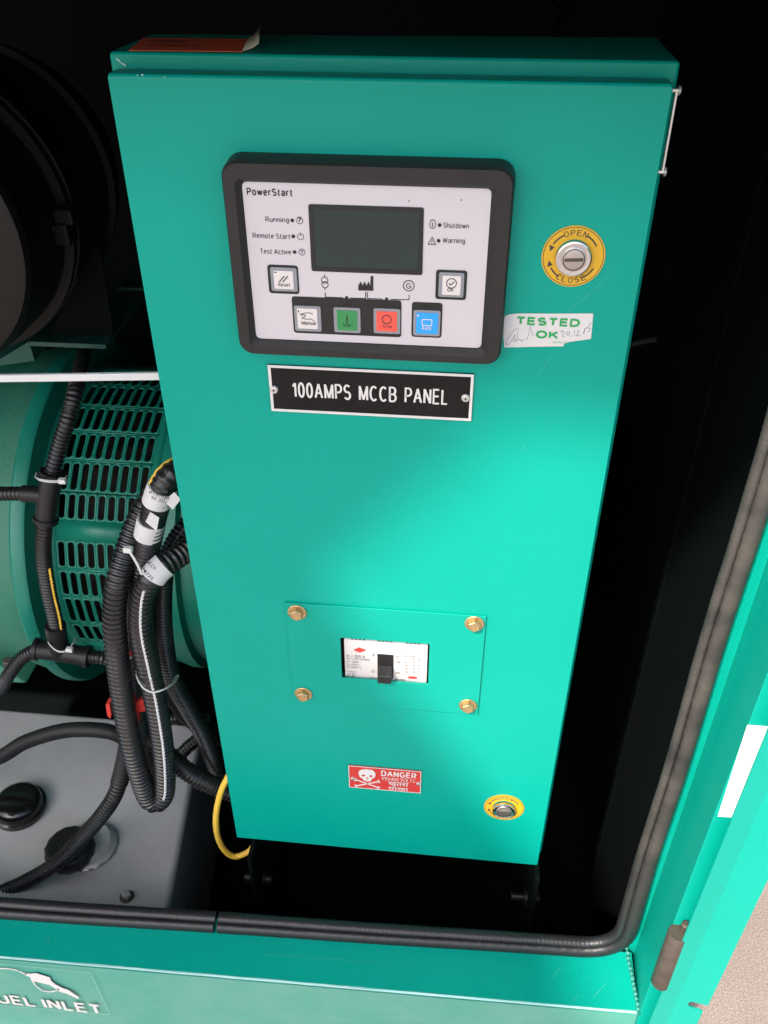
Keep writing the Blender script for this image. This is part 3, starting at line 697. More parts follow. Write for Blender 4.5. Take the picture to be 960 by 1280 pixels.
q = qx(674, 242); pg.line([(q[0]-9*u1, q[1]+3*u1), (q[0]-5*u1, q[1]+14*u1), (q[0]+5*u1, q[1]+14*u1), (q[0]+9*u1, q[1]+3*u1), (q[0]+7*u1, q[1]-8*u1), (q[0], q[1]-12*u1), (q[0]-7*u1, q[1]-8*u1), (q[0]-9*u1, q[1]+3*u1)], 1.6*u1, yq)
pg.line([(q[0], q[1]+5*u1), (q[0], q[1]-6*u1)], 2.2*u1, yq)
q = qx(672, 292); pg.line([(q[0]-12*u1, q[1]-9*u1), (q[0], q[1]+13*u1), (q[0]+12*u1, q[1]-9*u1), (q[0]-12*u1, q[1]-9*u1)], 1.8*u1, yq); pg.line([(q[0], q[1]+4*u1), (q[0], q[1]-5*u1)], 2.2*u1, yq)
pg.circle(qx(350, 408), 10*u1, 2*u1, yq); pg.circle(qx(351, 422), 10*u1, 2*u1, yq)
pg.line([qx(350, 397), qx(350, 392)], 2*u1, yq); pg.line([qx(351, 433), qx(351, 438)], 2*u1, yq)
for ln in (((352, 446), (352, 459), (405, 461)), ((427, 462), (473, 463), (473, 444)), ((478, 445), (478, 463), (525, 465)), ((548, 466), (603, 467), (603, 453))):
    pg.line([qx(*p) for p in ln], 2.2*u1, yq)
pg.poly([qx(*p) for p in ((451, 439), (451, 425), (458, 412), (464, 424), (470, 412), (476, 425), (482, 412), (487, 425), (488, 396), (496, 396), (496, 440))], yq)
pg.circle(qx(602, 425), 17*u1, 2.4*u1, yq); pg.textpx('G', c2(594, 425), c2(610, 426), 7, yq, .01)
led = Each('indicator_light', 'black')
for a, b in (((288, 472), (312, 481)), ((405, 475), (430, 484)), ((523, 478), (548, 487)), ((645, 483), (668, 491))): led.poly(rrect(*crect(a, b, yk), .0004, 1), yk, .0001)
dt = Each('dirt_speck', 'inkbrown')
for c in ((603, 171), (760, 168)): dt.disc(qx(*c), 2.2*u1, yq, .0002, 8)

# ================================================================== PLATES AND STICKERS ON THE CABINET DOOR
def plate(name, label, cat, TL, TR, BR, BL, m, bw, scr, y0=-.0004, th=.0014):
    q = [xz(*p, y0-th) for p in (TL, TR, BR, BL)]
    x0 = (q[0][0]+q[3][0])/2; x1 = (q[1][0]+q[2][0])/2; z1 = (q[0][1]+q[1][1])/2; z0 = (q[3][1]+q[2][1])/2
    t = thing(name, label, cat, ((x0+x1)/2, y0, z0))
    MB().poly([(x0, z0), (x1, z0), (x1, z1), (x0, z1)], y0, th).build('plate', m, t, bevel=.0003, seg=1)
    MB().frame([(x0+.0002, z0+.0002), (x1-.0002, z0+.0002), (x1-.0002, z1-.0002), (x0+.0002, z1-.0002)], [(x0+bw, z0+bw), (x1-bw, z0+bw), (x1-bw, z1-bw), (x0+bw, z1-bw)], y0-th-.0001, .0003).build('border', 'inkwhite', t)
    for s, r_ in scr:
        c = onY(*s, y0-th)
        sw = MB().lathe((c.x, y0-th, c.z), (0, -1, 0), [(0, r_), (.0012, r_), (.0022, r_*.75), (.0025, r_*.3)], 18).build('screw', 'steel', t)
        MB().line([(c.x-r_*.4, c.z), (c.x+r_*.4, c.z)], r_*.22, y0-th-.0022, .0004).line([(c.x, c.z-r_*.4), (c.x, c.z+r_*.4)], r_*.22, y0-th-.0022, .0004).build('screw_slot', 'inkbrown', sw)
    return t, y0-th
t, yt = plate('name_plate', 'black engraved plate reading 100AMPS MCCB PANEL under the control module', 'name plate', (334.5, 456), (593, 467.5), (589, 526.5), (339, 513.5), 'plate', .0026, (((342.7, 486.6), .0037), ((582, 497), .0037)))
MB().textpx('100AMPS  MCCB  PANEL', (365.4, 486.8), (559, 496.3), 19.5, yt-.0002, .015).build('lettering', 'inkwhite', t, recalc=False)
t, yt = plate('danger_plate', 'small red danger plate with skull and crossed bones low on the cabinet door', 'warning plate', (435, 957), (527, 963.8), (526, 991.5), (436.5, 984), 'red', .0011, (((441, 972.5), .0026), (( 523, 979), .0026)))
lt = MB(); k8 = lambda x, y: (420+x/8, 940+y/8)
lt.textpx('DANGER', k8(452, 213), k8(805, 236), 6.8, yt-.0002, .02).textpx('415/460 VOLTS', k8(455, 265), k8(792, 285), 4.2, yt-.0002, .006)
lt.textpx('खतरा', k8(524, 314), k8(725, 326), 4.6, yt-.0002, .008).textpx('धोखा', k8(524, 356), k8(725, 368), 4.8, yt-.0002, .008)
lt.build('lettering', 'inkwhite', t, recalc=False)
sk = MB(); K = lambda x, y: xz(*k8(x, y), yt)
sk.poly([K(*p) for p in ((225, 215), (228, 190), (255, 174), (310, 170), (365, 180), (392, 205), (396, 232), (385, 255), (362, 262), (352, 285), (325, 297), (295, 292), (275, 280), (268, 262), (240, 250))], yt-.0001, .0003)
for L in (((200, 275), (425, 355)), ((200, 338), (425, 295))): sk.line([K(*p) for p in L], .0018, yt-.0001, .0003)
for p in ((196, 268), (192, 284), (195, 330), (203, 345), (425, 285), (432, 300), (420, 362), (432, 350)): sk.disc(K(*p), .0013, yt-.0001, .0003, 10)
sk = sk.build('skull', 'inkwhite', t, recalc=False)
ey = MB()
for p in ((275, 232), (350, 238)): ey.disc(K(*p), .0021, yt-.0004, .0003, 12, .0016)
ey.poly([K(*p) for p in ((312, 245), (302, 262), (322, 264))], yt-.0004, .0003); ey.line([K(285, 283), K(335, 290)], .0006, yt-.0004, .0003)
ey.build('skull_eyes', 'red', sk)
# tested sticker
k5 = lambda x, y: (600+x/5.333, 260+y/5.333)
t = thing('test_sticker', 'torn white paper sticker reading TESTED OK beside the control module', 'sticker', onY(685, 435, -.0002))
T5 = lambda x, y: xz(*k5(x, y), -.0006)
MB().poly([T5(*p) for p in ((164, 722), (195, 708), (260, 703), (500, 704), (755, 703), (748, 790), (740, 872), (690, 880), (640, 886), (600, 892), (555, 906), (562, 914), (552, 922), (350, 925), (162, 930), (156, 860), (158, 790))], -.0004, .0003).build('paper', 'paper', t)
MB().textpx('TESTED', k5(246, 760), k5(668, 756), 10.3, -.0009, .05).textpx('OK', k5(372, 845), k5(522, 843), 10, -.0009, .05).textpx('QUALITY', k5(485, 897), k5(590, 893), 2.6, -.0009, .0).build('lettering', 'inkgreen', t, recalc=False)
for ln in (((245, 800), (215, 830), (185, 870), (172, 905), (185, 912), (215, 880), (232, 845), (228, 890), (250, 880), (265, 872), (275, 888), (300, 872)), ((240, 890), (250, 850), (255, 800)), ((310, 880), (325, 845), (330, 800), (340, 780)), ((340, 800), (348, 840), (360, 850)),
           ((535, 830), (550, 815), (560, 830), (545, 855), (565, 855)), ((585, 825), (572, 840), (590, 850), (600, 830), (580, 822)), ((608, 850), (610, 855)), ((632, 815), (626, 850)), ((645, 820), (660, 818), (650, 840), (638, 852), (668, 850)), ((690, 840), (700, 800), (690, 835)), ((715, 800), (735, 770), (745, 768)), ((700, 800), (735, 800), (728, 820), (712, 825))):
    MB().line([T5(*p) for p in ln], .0005, -.0007, .0002).build('handwriting', 'inkgrey', t)
# orange label on the cabinet top, its right end lifting
zt = .9467
t = thing('warning_label', 'orange warning label lying on the cabinet top with one end peeling up', 'label', (.1, .04, zt))
E0 = [onZ(160.8, 62.6, zt+.0006), onZ(303, 64.3, zt+.0006), onZ(310, 48.2, zt+.0006), onZ(179, 47, zt+.0006)]
lb = MB().add(E0, [(0, 1, 2, 3)]).build('label_sheet', 'orange', t, solid=.0003, smooth=0)
e1, e2 = E0[1], E0[2]
MB().add([e1, e2, e2+Vector((.006, .004, .0035)), e1+Vector((.008, .0, .0025)), e2+Vector((.009, .006, .0085)), e1+Vector((.013, -.001, .0055))], [(0, 1, 2, 3), (3, 2, 4, 5)]).build('peeled_end', mat('label_back', (.42, .38, .30), .7), t, solid=.0003)
lx = MB()
for st, a0, a1, b in (('WARNING', .10, .46, .68), ('SR. NO. 2018', .10, .60, .34)):
    o = (E0[0].lerp(E0[1], (a0+a1)/2)).lerp(E0[3].lerp(E0[2], (a0+a1)/2), b) + Vector((0, 0, .0005))
    lx.text3(st, o, Vector((1, 0, 0)), Vector((0, 1, 0)), (E0[1].x-E0[0].x)*(a1-a0), .010 if b > .5 else .007, .01)
lx.build('lettering', 'inkbrown', t, recalc=False)

# ================================================================== CIRCUIT BREAKER behind the window
t = thing('circuit_breaker', 'white moulded case circuit breaker with black toggle behind the cabinet door window', 'circuit breaker', ((wx0+wx1)/2, .03, wz0))
yB = .002
bw0, bw1 = xz(430.3, 820, yB)[0], xz(534.5, 825, yB)[0]
MB().box((wx0-.011, .0195, wz0-.011), (wx1+.011, .0198, wz1+.011)).build('mounting_recess', 'ink', t)
zr = wz1-.010
MB().add([(bw0, yB, wz0-.004), (bw1, yB, wz0-.004), (bw1, yB, zr), (bw0, yB, zr), (bw0, yB+.006, wz1+.004), (bw1, yB+.006, wz1+.004), (bw1, .0190, wz1+.006), (bw0, .0190, wz1+.006), (bw0, .0190, wz0-.004), (bw1, .0190, wz0-.004)],
         [(0, 1, 2, 3), (3, 2, 5, 4), (4, 5, 6, 7), (0, 3, 4, 7, 8), (1, 9, 6, 5, 2), (0, 8, 9, 1)]).build('case', 'white', t, bevel=.0012)
kb = lambda x, y: (350+x/3.5556, 740+y/3.5556)
K3 = lambda x, y: xz(*kb(x, y), yB)
a, b = K3(437, 272), K3(503, 400)
tg = MB(); tx0, tx1 = a[0], xz(*kb(500, 340), yB)[0]; tz1 = a[1]-.001; tz0 = b[1]+.002
MB().box((tx0-.001, yB-.0008, tz0+.004), (tx1+.001, yB+.001, tz1)).build('toggle_slot', 'ink', t)
zm = (tz0+tz1)/2
MB().add([(tx0, yB-.0005, zm+.004), (tx1, yB-.0005, zm+.004), (tx1, yB-.012, zm-.002), (tx0, yB-.012, zm-.002), (tx0+.0005, yB-.014, zm-.011), (tx1-.0005, yB-.014, zm-.011), (tx1, yB-.0005, zm-.010), (tx0, yB-.0005, zm-.010)],
         [(0, 1, 2, 3), (3, 2, 5, 4), (4, 5, 6, 7), (0, 3, 4, 7), (1, 6, 5, 2), (0, 7, 6, 1)]).build('toggle', 'black', t, bevel=.0008)
vn = MB()
for g0 in (320, 440, 565):
    for i in range(4):
        c = K3(g0+i*17.5, 212); vn.box((c[0]-.0013, yB+.0006, wz1-.0060), (c[0]+.0013, yB+.007, wz1-.0012))
vn.build('vent_slot', 'ink', t)
pr_ = MB()
pr_.textpx('In = 100 A', kb(297, 283), kb(378, 288), 3.4, yB-.0002).textpx('Ue = 415V 50/60Hz', kb(297, 296), kb(400, 300), 2.2, yB-.0002).textpx('Ui = 690V', kb(297, 308), kb(350, 310), 2.2, yB-.0002).textpx('Icu 25kA', kb(297, 320), kb(350, 322), 2.2, yB-.0002)
pr_.textpx('IEC 60947-2', kb(297, 332), kb(360, 335), 2.2, yB-.0002).textpx('TYPE D', kb(299, 354), kb(336, 356), 2.6, yB-.0002).textpx('CE', kb(300, 370), kb(335, 373), 4.6, yB-.0002).textpx('I', kb(414, 279), kb(418, 279), 3.4, yB-.0002).textpx('O', kb(408, 352), kb(420, 353), 3.4, yB-.0002)
pr_.textpx('ON', kb(514, 287), kb(527, 288), 2.2, yB-.0002).textpx('TRIP', kb(514, 311), kb(537, 312), 2.4, yB-.0002).textpx('OFF', kb(514, 359), kb(536, 360), 2.2, yB-.0002).textpx('IEC 60947-2', kb(555, 284), kb(627, 290), 2.4, yB-.0002)
for j, yy in enumerate((298, 312, 326, 340, 354)):
    for i, xx in enumerate((556, 588, 612)): pr_.textpx(('25', '10', '100')[(i+j) % 3], kb(xx, yy), kb(xx+12, yy+1), 2.2, yB-.0002)
pr_.textpx('MADE IN INDIA', kb(515, 388), kb(556, 391), 2.2, yB-.0002).textpx('100A', kb(396, 380), kb(432, 383), 2.2, yB-.0002)
pr_.build('lettering', mat('soft_grey_print', (.10, .09, .09), .6), t, recalc=False)
rp = MB().poly([K3(*p) for p in ((325, 257), (352, 246), (385, 258), (354, 269))], yB-.0001, .0002)
rp.disc(K3(589, 380), .0055, yB-.0001, .0002, 20, .0021); rp.build('logo', 'inkred', t)

# ================================================================== WHITE LABEL ON THE JAMB, FUEL LABEL ON THE FRONT
Yj = -.1604
q = [xz(934, 906, Yj), xz(974, 908, Yj), xz(929, 1022, Yj), xz(897, 1020, Yj)]
xm = q[3][0]
o = MB().poly([(q[3][0], q[3][1]), (q[3][0]+.029, q[3][1]), (q[0][0]+.029, q[0][1]), (q[0][0], q[0][1])], Yj, .0004).build('blank_label', 'whiteglow')
tag(o, 'blank white rectangular label on the bright teal door post', 'label')
t = thing('fuel_label', 'clear label printed FUEL INLET with a nozzle symbol below the sill', 'label', (-.2, -.175, -.1))
Yf = sill_y(-.2)-.003
k4 = lambda x, y: (x/4.8, 1180+y/4.8)
yF = lambda x, y: xz(*k4(x, y), Yf)
lf = MB().textpx('FUEL INLET', (-20, 1246.5), (125, 1261), 11.0, Yf, .03)
lf.poly([yF(*p) for p in ((150, 178), (185, 178), (215, 174), (300, 200), (305, 218), (330, 240), (380, 265), (410, 275), (475, 320), (470, 329), (400, 296), (360, 285), (330, 265), (300, 245), (230, 228), (190, 220), (180, 196), (150, 186))], Yf, .0004)
lf.line([yF(*p) for p in ((-60, 150), (0, 146), (60, 148), (110, 160), (155, 182))], .0022, Yf); lf.line([yF(*p) for p in ((195, 222), (220, 255), (255, 280), (300, 287), (335, 280), (352, 268))], .0020, Yf)
lf.build('lettering', 'inkwhite', t, recalc=False)
MB().line([yF(*p) for p in ((-100, 360), (200, 385), (470, 410), (660, 425))], .0010, Yf, .0001).line([yF(*p) for p in ((660, 425), (600, 300), (550, 190))], .0009, Yf, .0001).line([yF(*p) for p in ((550, 175), (300, 150), (-100, 105))], .0009, Yf, .0001).build('film_edge', mat('film_edge', (.16, .44, .37), .5), t)

# ================================================================== ALTERNATOR
AC = Vector((0, .49, .165)); AR = .242
alt = thing('alternator', 'green generator alternator with slotted round guard behind the hoses', 'alternator', (-.25, .49, -.12))
def apt(x, th, r=AR): return Vector((x, AC.y - r*math.cos(R(th)), AC.z + r*math.sin(R(th))))
rows = [(87.7, 76.6), (75.3, 65.2), (63.9, 54.2), (53.0, 43.0), (42.2, 33.4), (26.0, 16.6), (15.2, 5.6), (4.4, -7.0), (-8.6, -18.4), (-20, -31), (100, 89)]
rows = [(a-.35, b+.35) for a, b in rows]; rows.sort()
X0, PIT, SW, NC = -.2984, .01465, .0094, 9
gd = MB()
bounds = [-60] + [(a+b)/2 for a, b in zip([r[0] for r in rows], [r[1] for r in rows[1:]])]
def cell(x0, x1, t0, t1, sx0, sx1, st0, st1):
    # stadium hole inside a cell
    n = 16; xm = (sx0+sx1)/2; hw_ = (sx1-sx0)/2; rt = hw_/AR*180/math.pi
    inn = []; out = []
    for k in range(n):
        a = 2*math.pi*(k+.5)/n; c, s = math.cos(a), math.sin(a)
        ti = (st1-rt if s > 0 else st0+rt) + rt*s
        inn.append((xm+hw_*c, ti))
        ox, ot = (x1 if c > 0 else x0), (t1 if s > 0 else t0)
        if k in (0, 7, 8, 15): out.append((ox, (st1 if s > 0 else st0) if False else (t0+t1)/2 + (t1-t0)/2*(.75 if s > 0 else -.75)))
        elif k in (1, 2, 5, 6, 9, 10, 13, 14): out.append((ox, ot) if k in (1, 6, 9, 14) else (xm+(ox-xm)*.45, ot))
        else: out.append((xm+(ox-xm)*.15, ot))
    o = len(gd.v); gd.v += [apt(x, t) for x, t in out] + [apt(x, t) for x, t in inn]
    for k in range(n): gd.f.append([o+k, o+(k+1) % n, o+n+(k+1) % n, o+n+k])
def strip(x0, x1, t0, t1):
    m = max(1, int(abs(t1-t0)/4)); o = len(gd.v)
    for k in range(m+1): gd.v += [apt(x0, t0+(t1-t0)*k/m), apt(x1, t0+(t1-t0)*k/m)]
    for k in range(m): gd.f.append([o+2*k, o+2*k+1, o+2*k+3, o+2*k+2])
lo = rows[0][0]-.6; prev = lo
for (hi, l_) in [(max(r), min(r)) for r in rows]:
    if l_-.6 > prev+.3: strip(X0-.004, X0+PIT*NC, prev, l_-.6)
    for c in range(NC):
        xa = X0+c*PIT-(PIT-SW)/2 ; cell(xa, xa+PIT, l_-.6, hi+.6, X0+c*PIT, X0+c*PIT+SW, l_, hi)
    prev = hi+.6
for r0, r1 in ((-70, lo), (prev, 150)): strip(X0-.004, X0+PIT*NC, r0, r1)
strip(X0+PIT*NC-(PIT-SW)/2, -.155, -70, 150); strip(X0-.03, X0-(PIT-SW)/2, -70, 150)
gd.build('slotted_guard', 'cover', alt, recalc=False, smooth=60, solid=-.0025)
MB().lathe((-.34, AC.y, AC.z), (1, 0, 0), [(0, .20), (.75, .20)], 40).build('core', 'winding', alt)
MB().lathe((-.350, AC.y, AC.z), (1, 0, 0), [(0, .285), (.004, .288), (.018, .288), (.0225, .285), (.0226, .246), (.03, .246)], 72).build('rim_flange', 'cover', alt)
MB().lathe((-.155, AC.y, AC.z), (1, 0, 0), [(0, .248), (.012, .252), (.030, .252), (.034, .240), (.36, .240), (.40, .235), (.50, .225), (.58, .20), (.60, .15)], 64).build('end_bell', 'cover', alt)
dr = MB().lathe((-1.0, AC.y, AC.z), (1, 0, 0), [(0, .27), (.5, .27), (.58, .262), (.62, .272), (.652, .274)], 64).build('flywheel_housing', 'cast', alt)
# bosses and foot of the housing
p2 = onX(42, 598, -.356); p1 = Vector((-.80, 0, p2.z)); y2 = p2.y-.004
MB().hexa([(p1.x, y2, p2.z), (p2.x, y2, p2.z), (p2.x, y2+.12, p2.z), (p1.x, y2+.12, p2.z), (p1.x, y2+.03, p2.z+.085), (p2.x-.012, y2+.035, p2.z+.085), (p2.x-.012, y2+.14, p2.z+.085), (p1.x, y2+.14, p2.z+.085)]).build('housing_boss', 'cast', alt, bevel=.012, seg=4)
MB().hexa([(p1.x, y2-.005, p2.z-.075), (p2.x+.002, y2-.005, p2.z-.075), (p2.x+.002, y2+.1, p2.z-.075), (p1.x, y2+.1, p2.z-.075), (p1.x, y2-.012, p2.z-.012), (p2.x-.014, y2-.010, p2.z-.012), (p2.x-.014, y2+.1, p2.z-.012), (p1.x, y2+.1, p2.z-.012)]).build('housing_boss', 'cast', alt, bevel=.008, seg=3)
p3 = onY(18, 852, .235)
MB().hexa([(-.75, .22, p3.z-.004), (p3.x+.02, .235, p3.z-.004), (p3.x+.02, .6, p3.z-.004), (-.75, .6, p3.z-.004), (-.75, .235, p3.z+.022), (p3.x-.02, .245, p3.z+.022), (p3.x-.02, .6, p3.z+.022), (-.75, .6, p3.z+.022)]).build('mounting_foot', 'cast', alt, bevel=.004)
p4 = onY(12, 840, .235)
MB().lathe((p4.x, .24, p4.z+.012), (0, 0, 1), [(0, .009), (.008, .009), (.010, .007)], 6).build('foot_bolt', 'hinge', alt, smooth=20)

# ================================================================== AIR FILTER upper left, and its tray
af = thing('air_filter', 'large round black air cleaner drum strapped above the alternator', 'air cleaner', (-.385, .35, .53))
c = (-.390, 0, .708)
MB().lathe((c[0], .24, c[2]), (0, 1, 0), [(0, .125), (.004, .158), (.010, .163), (.05, .165), (.30, .165), (.34, .15)], 72).build('drum', 'drum', af)
MB().lathe((c[0]+.010, .225, c[2]+.012), (0, 1, 0), [(0, .150), (.003, .160), (.014, .162), (.018, .158)], 72).build('end_cap', 'drumcap', af)
MB().lathe((c[0]-.004, .345, c[2]), (0, 1, 0), [(0, .166), (.001, .180), (.007, .181), (.008, .177), (.016, .177), (.017, .181), (.023, .180), (.024, .166)], 72).build('strap', 'drum', af)
MB().lathe((c[0], .50, c[2]), (0, 1, 0), [(0, .160), (.001, .174), (.008, .174), (.010, .160)], 72).build('rear_flange', 'drum', af)
b1 = onY(78, 282, .345)
bk = MB().box((b1.x-.020, .322, b1.z-.018), (b1.x+.016, .350, b1.z+.010)).build('clamp_buckle', 'drum', af, bevel=.004)
MB().box((b1.x-.024, .316, b1.z+.003), (b1.x+.004, .3215, b1.z+.009)).build('clamp_lever', 'drum', bk, bevel=.001)
MB().box((b1.x-.001, .325, b1.z+.006), (b1.x+.024, .352, b1.z+.026)).build('clamp_lug', 'drum', bk, bevel=.004)
tr = thing('filter_tray', 'dark support bracket with a green front edge under the air cleaner', 'bracket', (-.36, .45, .5))
a, b = onY(37, 427, .42), onY(132, 431, .42)
MB().hexa([a+Vector((0, -.001, -.006)), b+Vector((0, -.001, -.006)), b+Vector((0, .16, -.006)), a+Vector((0, .16, -.006)), a, b, b+Vector((0, .16, 0)), a+Vector((0, .16, 0))]).build('tray_shelf', 'dimgreen', tr)
c_ = onY(-10, 455, .42)
MB().hexa([c_+Vector((0, 0, -.004)), a+Vector((0, 0, -.030)), a+Vector((0, .10, -.03)), c_+Vector((0, .1, -.004)), c_, a+Vector((-.001, 0, 0)), a+Vector((-.001, .1, 0)), c_+Vector((0, .1, 0))]).build('tray_gusset', 'dimgreen', tr)
bp = MB().poly([xz(*p, .45) for p in ((100, 345), (122, 305), (128, 320), (136, 372), (143, 412), (138, 424), (128, 427), (60, 424))], .45, .004).build('back_bracket', 'dark', tr)
e = onY(150, 356, .60); f_ = onY(185, 357, .60)
o = MB().box((e.x, .59, e.z-.004), (f_.x+.3, .62, e.z)).build('green_rail', 'dimgreen'); tag(o, 'thin dark green rail in the shadow just left of the cabinet', 'rail')

# ================================================================== WHITE BAR left of the cabinet
Yw = .075
a, b = onY(-60, 474.5, Yw), onY(200, 471, Yw)
dx = (b-a).normalized(); hgt = .0040
o = MB().hexa([a-dx*.2+Vector((0, 0, -hgt)), b+Vector((0, 0, -hgt)), b+Vector((0, .004, -hgt)), a-dx*.2+Vector((0, .004, -hgt)), a-dx*.2+Vector((0, 0, hgt)), b+Vector((0, 0, hgt)), b+Vector((0, .004, hgt)), a-dx*.2+Vector((0, .004, hgt))]).build('support_bar', 'alu', bevel=.0008)
tag(o, 'flat white bar running level from the left into the cabinet side', 'bar')

# ================================================================== FUEL TANK
ZT = -.15
tk = thing('fuel_tank', 'grey fuel tank with black screw caps at the lower left', 'fuel tank', (-.5, .2, -.45))
e0, e1 = onZ(206, 1130, ZT), onZ(250, 905, ZT)
dd = (e1-e0); fr = e0 - dd*(.04/abs(dd.y)); bk_ = e1
fr.y = max(fr.y, -.055)
MB().add([(-1.3, fr.y, -.445), (fr.x+.006, fr.y, -.445), (bk_.x+.006, bk_.y, -.445), (-1.3, bk_.y, -.445), (-1.3, fr.y, ZT), (fr.x+.006, fr.y, ZT), (bk_.x+.006, bk_.y, ZT), (-1.3, bk_.y, ZT)],
         [(0,3,2,1),(4,5,6,7),(0,1,5,4),(1,2,6,5),(2,3,7,6),(3,0,4,7)]).build('tank_body', 'tank', tk, bevel=.010, seg=4)
def lobed(c, r, h, lobes, name, label=None):
    mb = MB(); N = 72; o = 0
    levels = [(0, 1, 1), (h*.15, 1.03, 1), (h*.75, 1.03, 1), (h*.93, .96, .6), (h, .86, 0), (h*.93, .60, 0), (h*.90, .45, 0), (h*.99, .40, 0), (h*1.0, .02, 0)]
    for (z, k, lb_) in levels:
        for i in range(N):
            a = 2*math.pi*i/N; rr = r*k*(1+.028*lb_*(1 if math.cos(a*lobes) > .2 else -.3)); mb.v.append(Vector((c.x+rr*math.cos(a), c.y+rr*math.sin(a), c.z+z)))
    for j in range(len(levels)-1):
        for i in range(N): mb.f.append([j*N+i, j*N+(i+1) % N, (j+1)*N+(i+1) % N, (j+1)*N+i])
    mb.f.append([(len(levels)-1)*N+i for i in range(N)])
    return mb.build(name, 'black', tk, smooth=35, label=label)
cc = onZ(112, 1058, ZT)
col = MB().lathe((cc.x, cc.y, ZT), (0, 0, 1), [(-.002, .041), (.004, .041), (.006, .037), (.016, .033), (.017, .030)], 48).build('filler_neck', mat('pale_grey_neck', (.42, .43, .41), .35, metal=.3, mott=.6, mscale=30, rvar=.1), tk)
weld_ = MB(); 
P = [Vector((cc.x+.0415*math.cos(2*math.pi*i/90), cc.y+.0415*math.sin(2*math.pi*i/90), ZT+.002)) for i in range(91)]
weld_.tube(P, lambda i: .0019+random.uniform(-.0006, .0008), 7).build('weld_seam', mat('bright_weld', (.42, .42, .43), .3, metal=.7, bump=.8, bscale=300), col)
c2_ = onZ(86, 1058, ZT+.030); lobed(Vector((c2_.x, c2_.y, ZT+.012)), .034, .022, 15, 'screw_cap', 'small lobed black screw cap')
c1_ = onZ(22, 1003, ZT+.018); MB().lathe((c1_.x, c1_.y, ZT), (0, 0, 1), [(0, .040), (.004, .041), (.010, .041), (.012, .0375), (.018, .0365), (.024, .034), (.028, .028), (.0305, .018), (.031, .002)], 48).build('screw_cap', 'gloss', tk, smooth=50, label='larger glossy black cap')
tb = onZ(158, 1119, ZT+.004)
hb = MB().lathe((tb.x, tb.y, ZT+.0015), (0, 0, 1), [(0, .0068), (.008, .0068), (.0094, .0052)], 6).build('tank_bolt', 'steel', tk, smooth=20)
MB().lathe((tb.x, tb.y, ZT), (0, 0, 1), [(0, .0105), (.0014, .0100)], 24).build('washer', 'hinge', hb)

# ================================================================== CONDUITS AND HOSES
GRP = 'black hoses and conduits left of the cabinet'
def conduit(label, pts, r, pitch=.0052, amp=.0013, name='corrugated_conduit', m='loom', smooth=40):
    P = pxpath(pts)
    t = thing(name, label, 'conduit', P[0], GRP)
    conduit_mesh(MB(), P, r, pitch, amp).build('corrugated_sleeve', m, t, smooth=smooth)
    return t, P
def topx(p): d = p-CAM; z = d.dot(FWD); return (480+F_PX*d.dot(RT)/z, 640-F_PX*d.dot(UP)/z)
def piece(path, a, b):
    """stretch of a conduit's centre line between two picture heights' nearest points"""
    D = spline(path, .0014); X = [topx(p) for p in D]
    near = lambda q: min(range(len(D)), key=lambda i: (X[i][0]-q[0])**2+(X[i][1]-q[1])**2)
    i, j = sorted((near(a), near(b))); return D[i:j+1]
def seam(t, path, a, b, r, m, wd=.0016, name='tracer_wire', side=0.):
    Q = piece(path, a, b); T = [(Q[min(i+1, len(Q)-1)]-Q[max(i-1, 0)]).normalized() for i in range(len(Q))]
    out = []
    for p, tt in zip(Q, T):
        n_ = (CAM-p); n_ = (n_-tt*n_.dot(tt)).normalized(); sd_ = tt.cross(n_)
        out.append(p + (n_*math.cos(side)+sd_*math.sin(side))*r)
    Q = out; Q = [p+Vector((1,0,0))*(.0004 if i % 4 < 2 else -.0004) for i, p in enumerate(Q)]
    MB().tube(Q, lambda i: wd*(1.1 if i % 4 < 2 else .8), 6).build(name, m, t)
def wrap(t, pts, r, m='paper', name='paper_wrap', label=None):
    return MB().tube(spline(pxpath(pts), .004), r, 24).build(name, m, t, label=label)
def tee(t, pts_main, pts_side, r, rs):
    a = pxpath(pts_main); o = MB().tube(spline(a, .004), r, 20).build('tee_joint', 'black', t)
    n = len(a)
    MB().tube([a[0], a[0].lerp(a[1], .16)], r*1.18, 20).build('tee_collar', 'black', o); MB().tube([a[-1].lerp(a[-2], .16), a[-1]], r*1.18, 20).build('tee_collar', 'black', o)
    MB().tube(spline(pxpath(pts_side), .004), rs, 18).build('tee_branch', 'black', o)
# upright run in front of the alternator rim
t, P = conduit('upright corrugated conduit in front of the green guard, between two tee joints',
               [(106, 438, .52), (101, 458, .36), (97, 478, .245), (86, 520, .205), (75, 555, .19), (66, 590, .175), (60, 625, .165), (55, 665, .155), (55, 700, .15), (61, 740, .15), (69, 775, .15), (73, 805, .15)], .0102)
tee(t, [(66, 590, .173), (60, 622, .165), (57, 652, .157)], [(60, 620, .165), (44, 618, .165), (26, 617, .165)], .0132, .0105)
tee(t, [(43, 811, .148), (75, 815, .15), (112, 821, .15)], [(75, 815, .15), (71, 795, .15), (69, 781, .15)], .0135, .0140)
seam(t, P, (58, 706), (72, 794), .0102, 'wire', .0015, side=R(-32))
conduit('short corrugated conduit leaving the upper tee joint towards the left', [(32, 617, .165), (0, 617, .165), (-50, 618, .165)], .0090)
conduit('corrugated conduit curving from the lower tee joint down past the alternator foot', [(48, 811, .148), (28, 822, .145), (12, 842, .14), (0, 862, .14), (-25, 890, .14)], .0098)
conduit('corrugated conduit running from the lower tee joint behind the big hose loop', [(108, 820, .15), (135, 824, .155), (165, 838, .17), (200, 850, .2)], .0098)
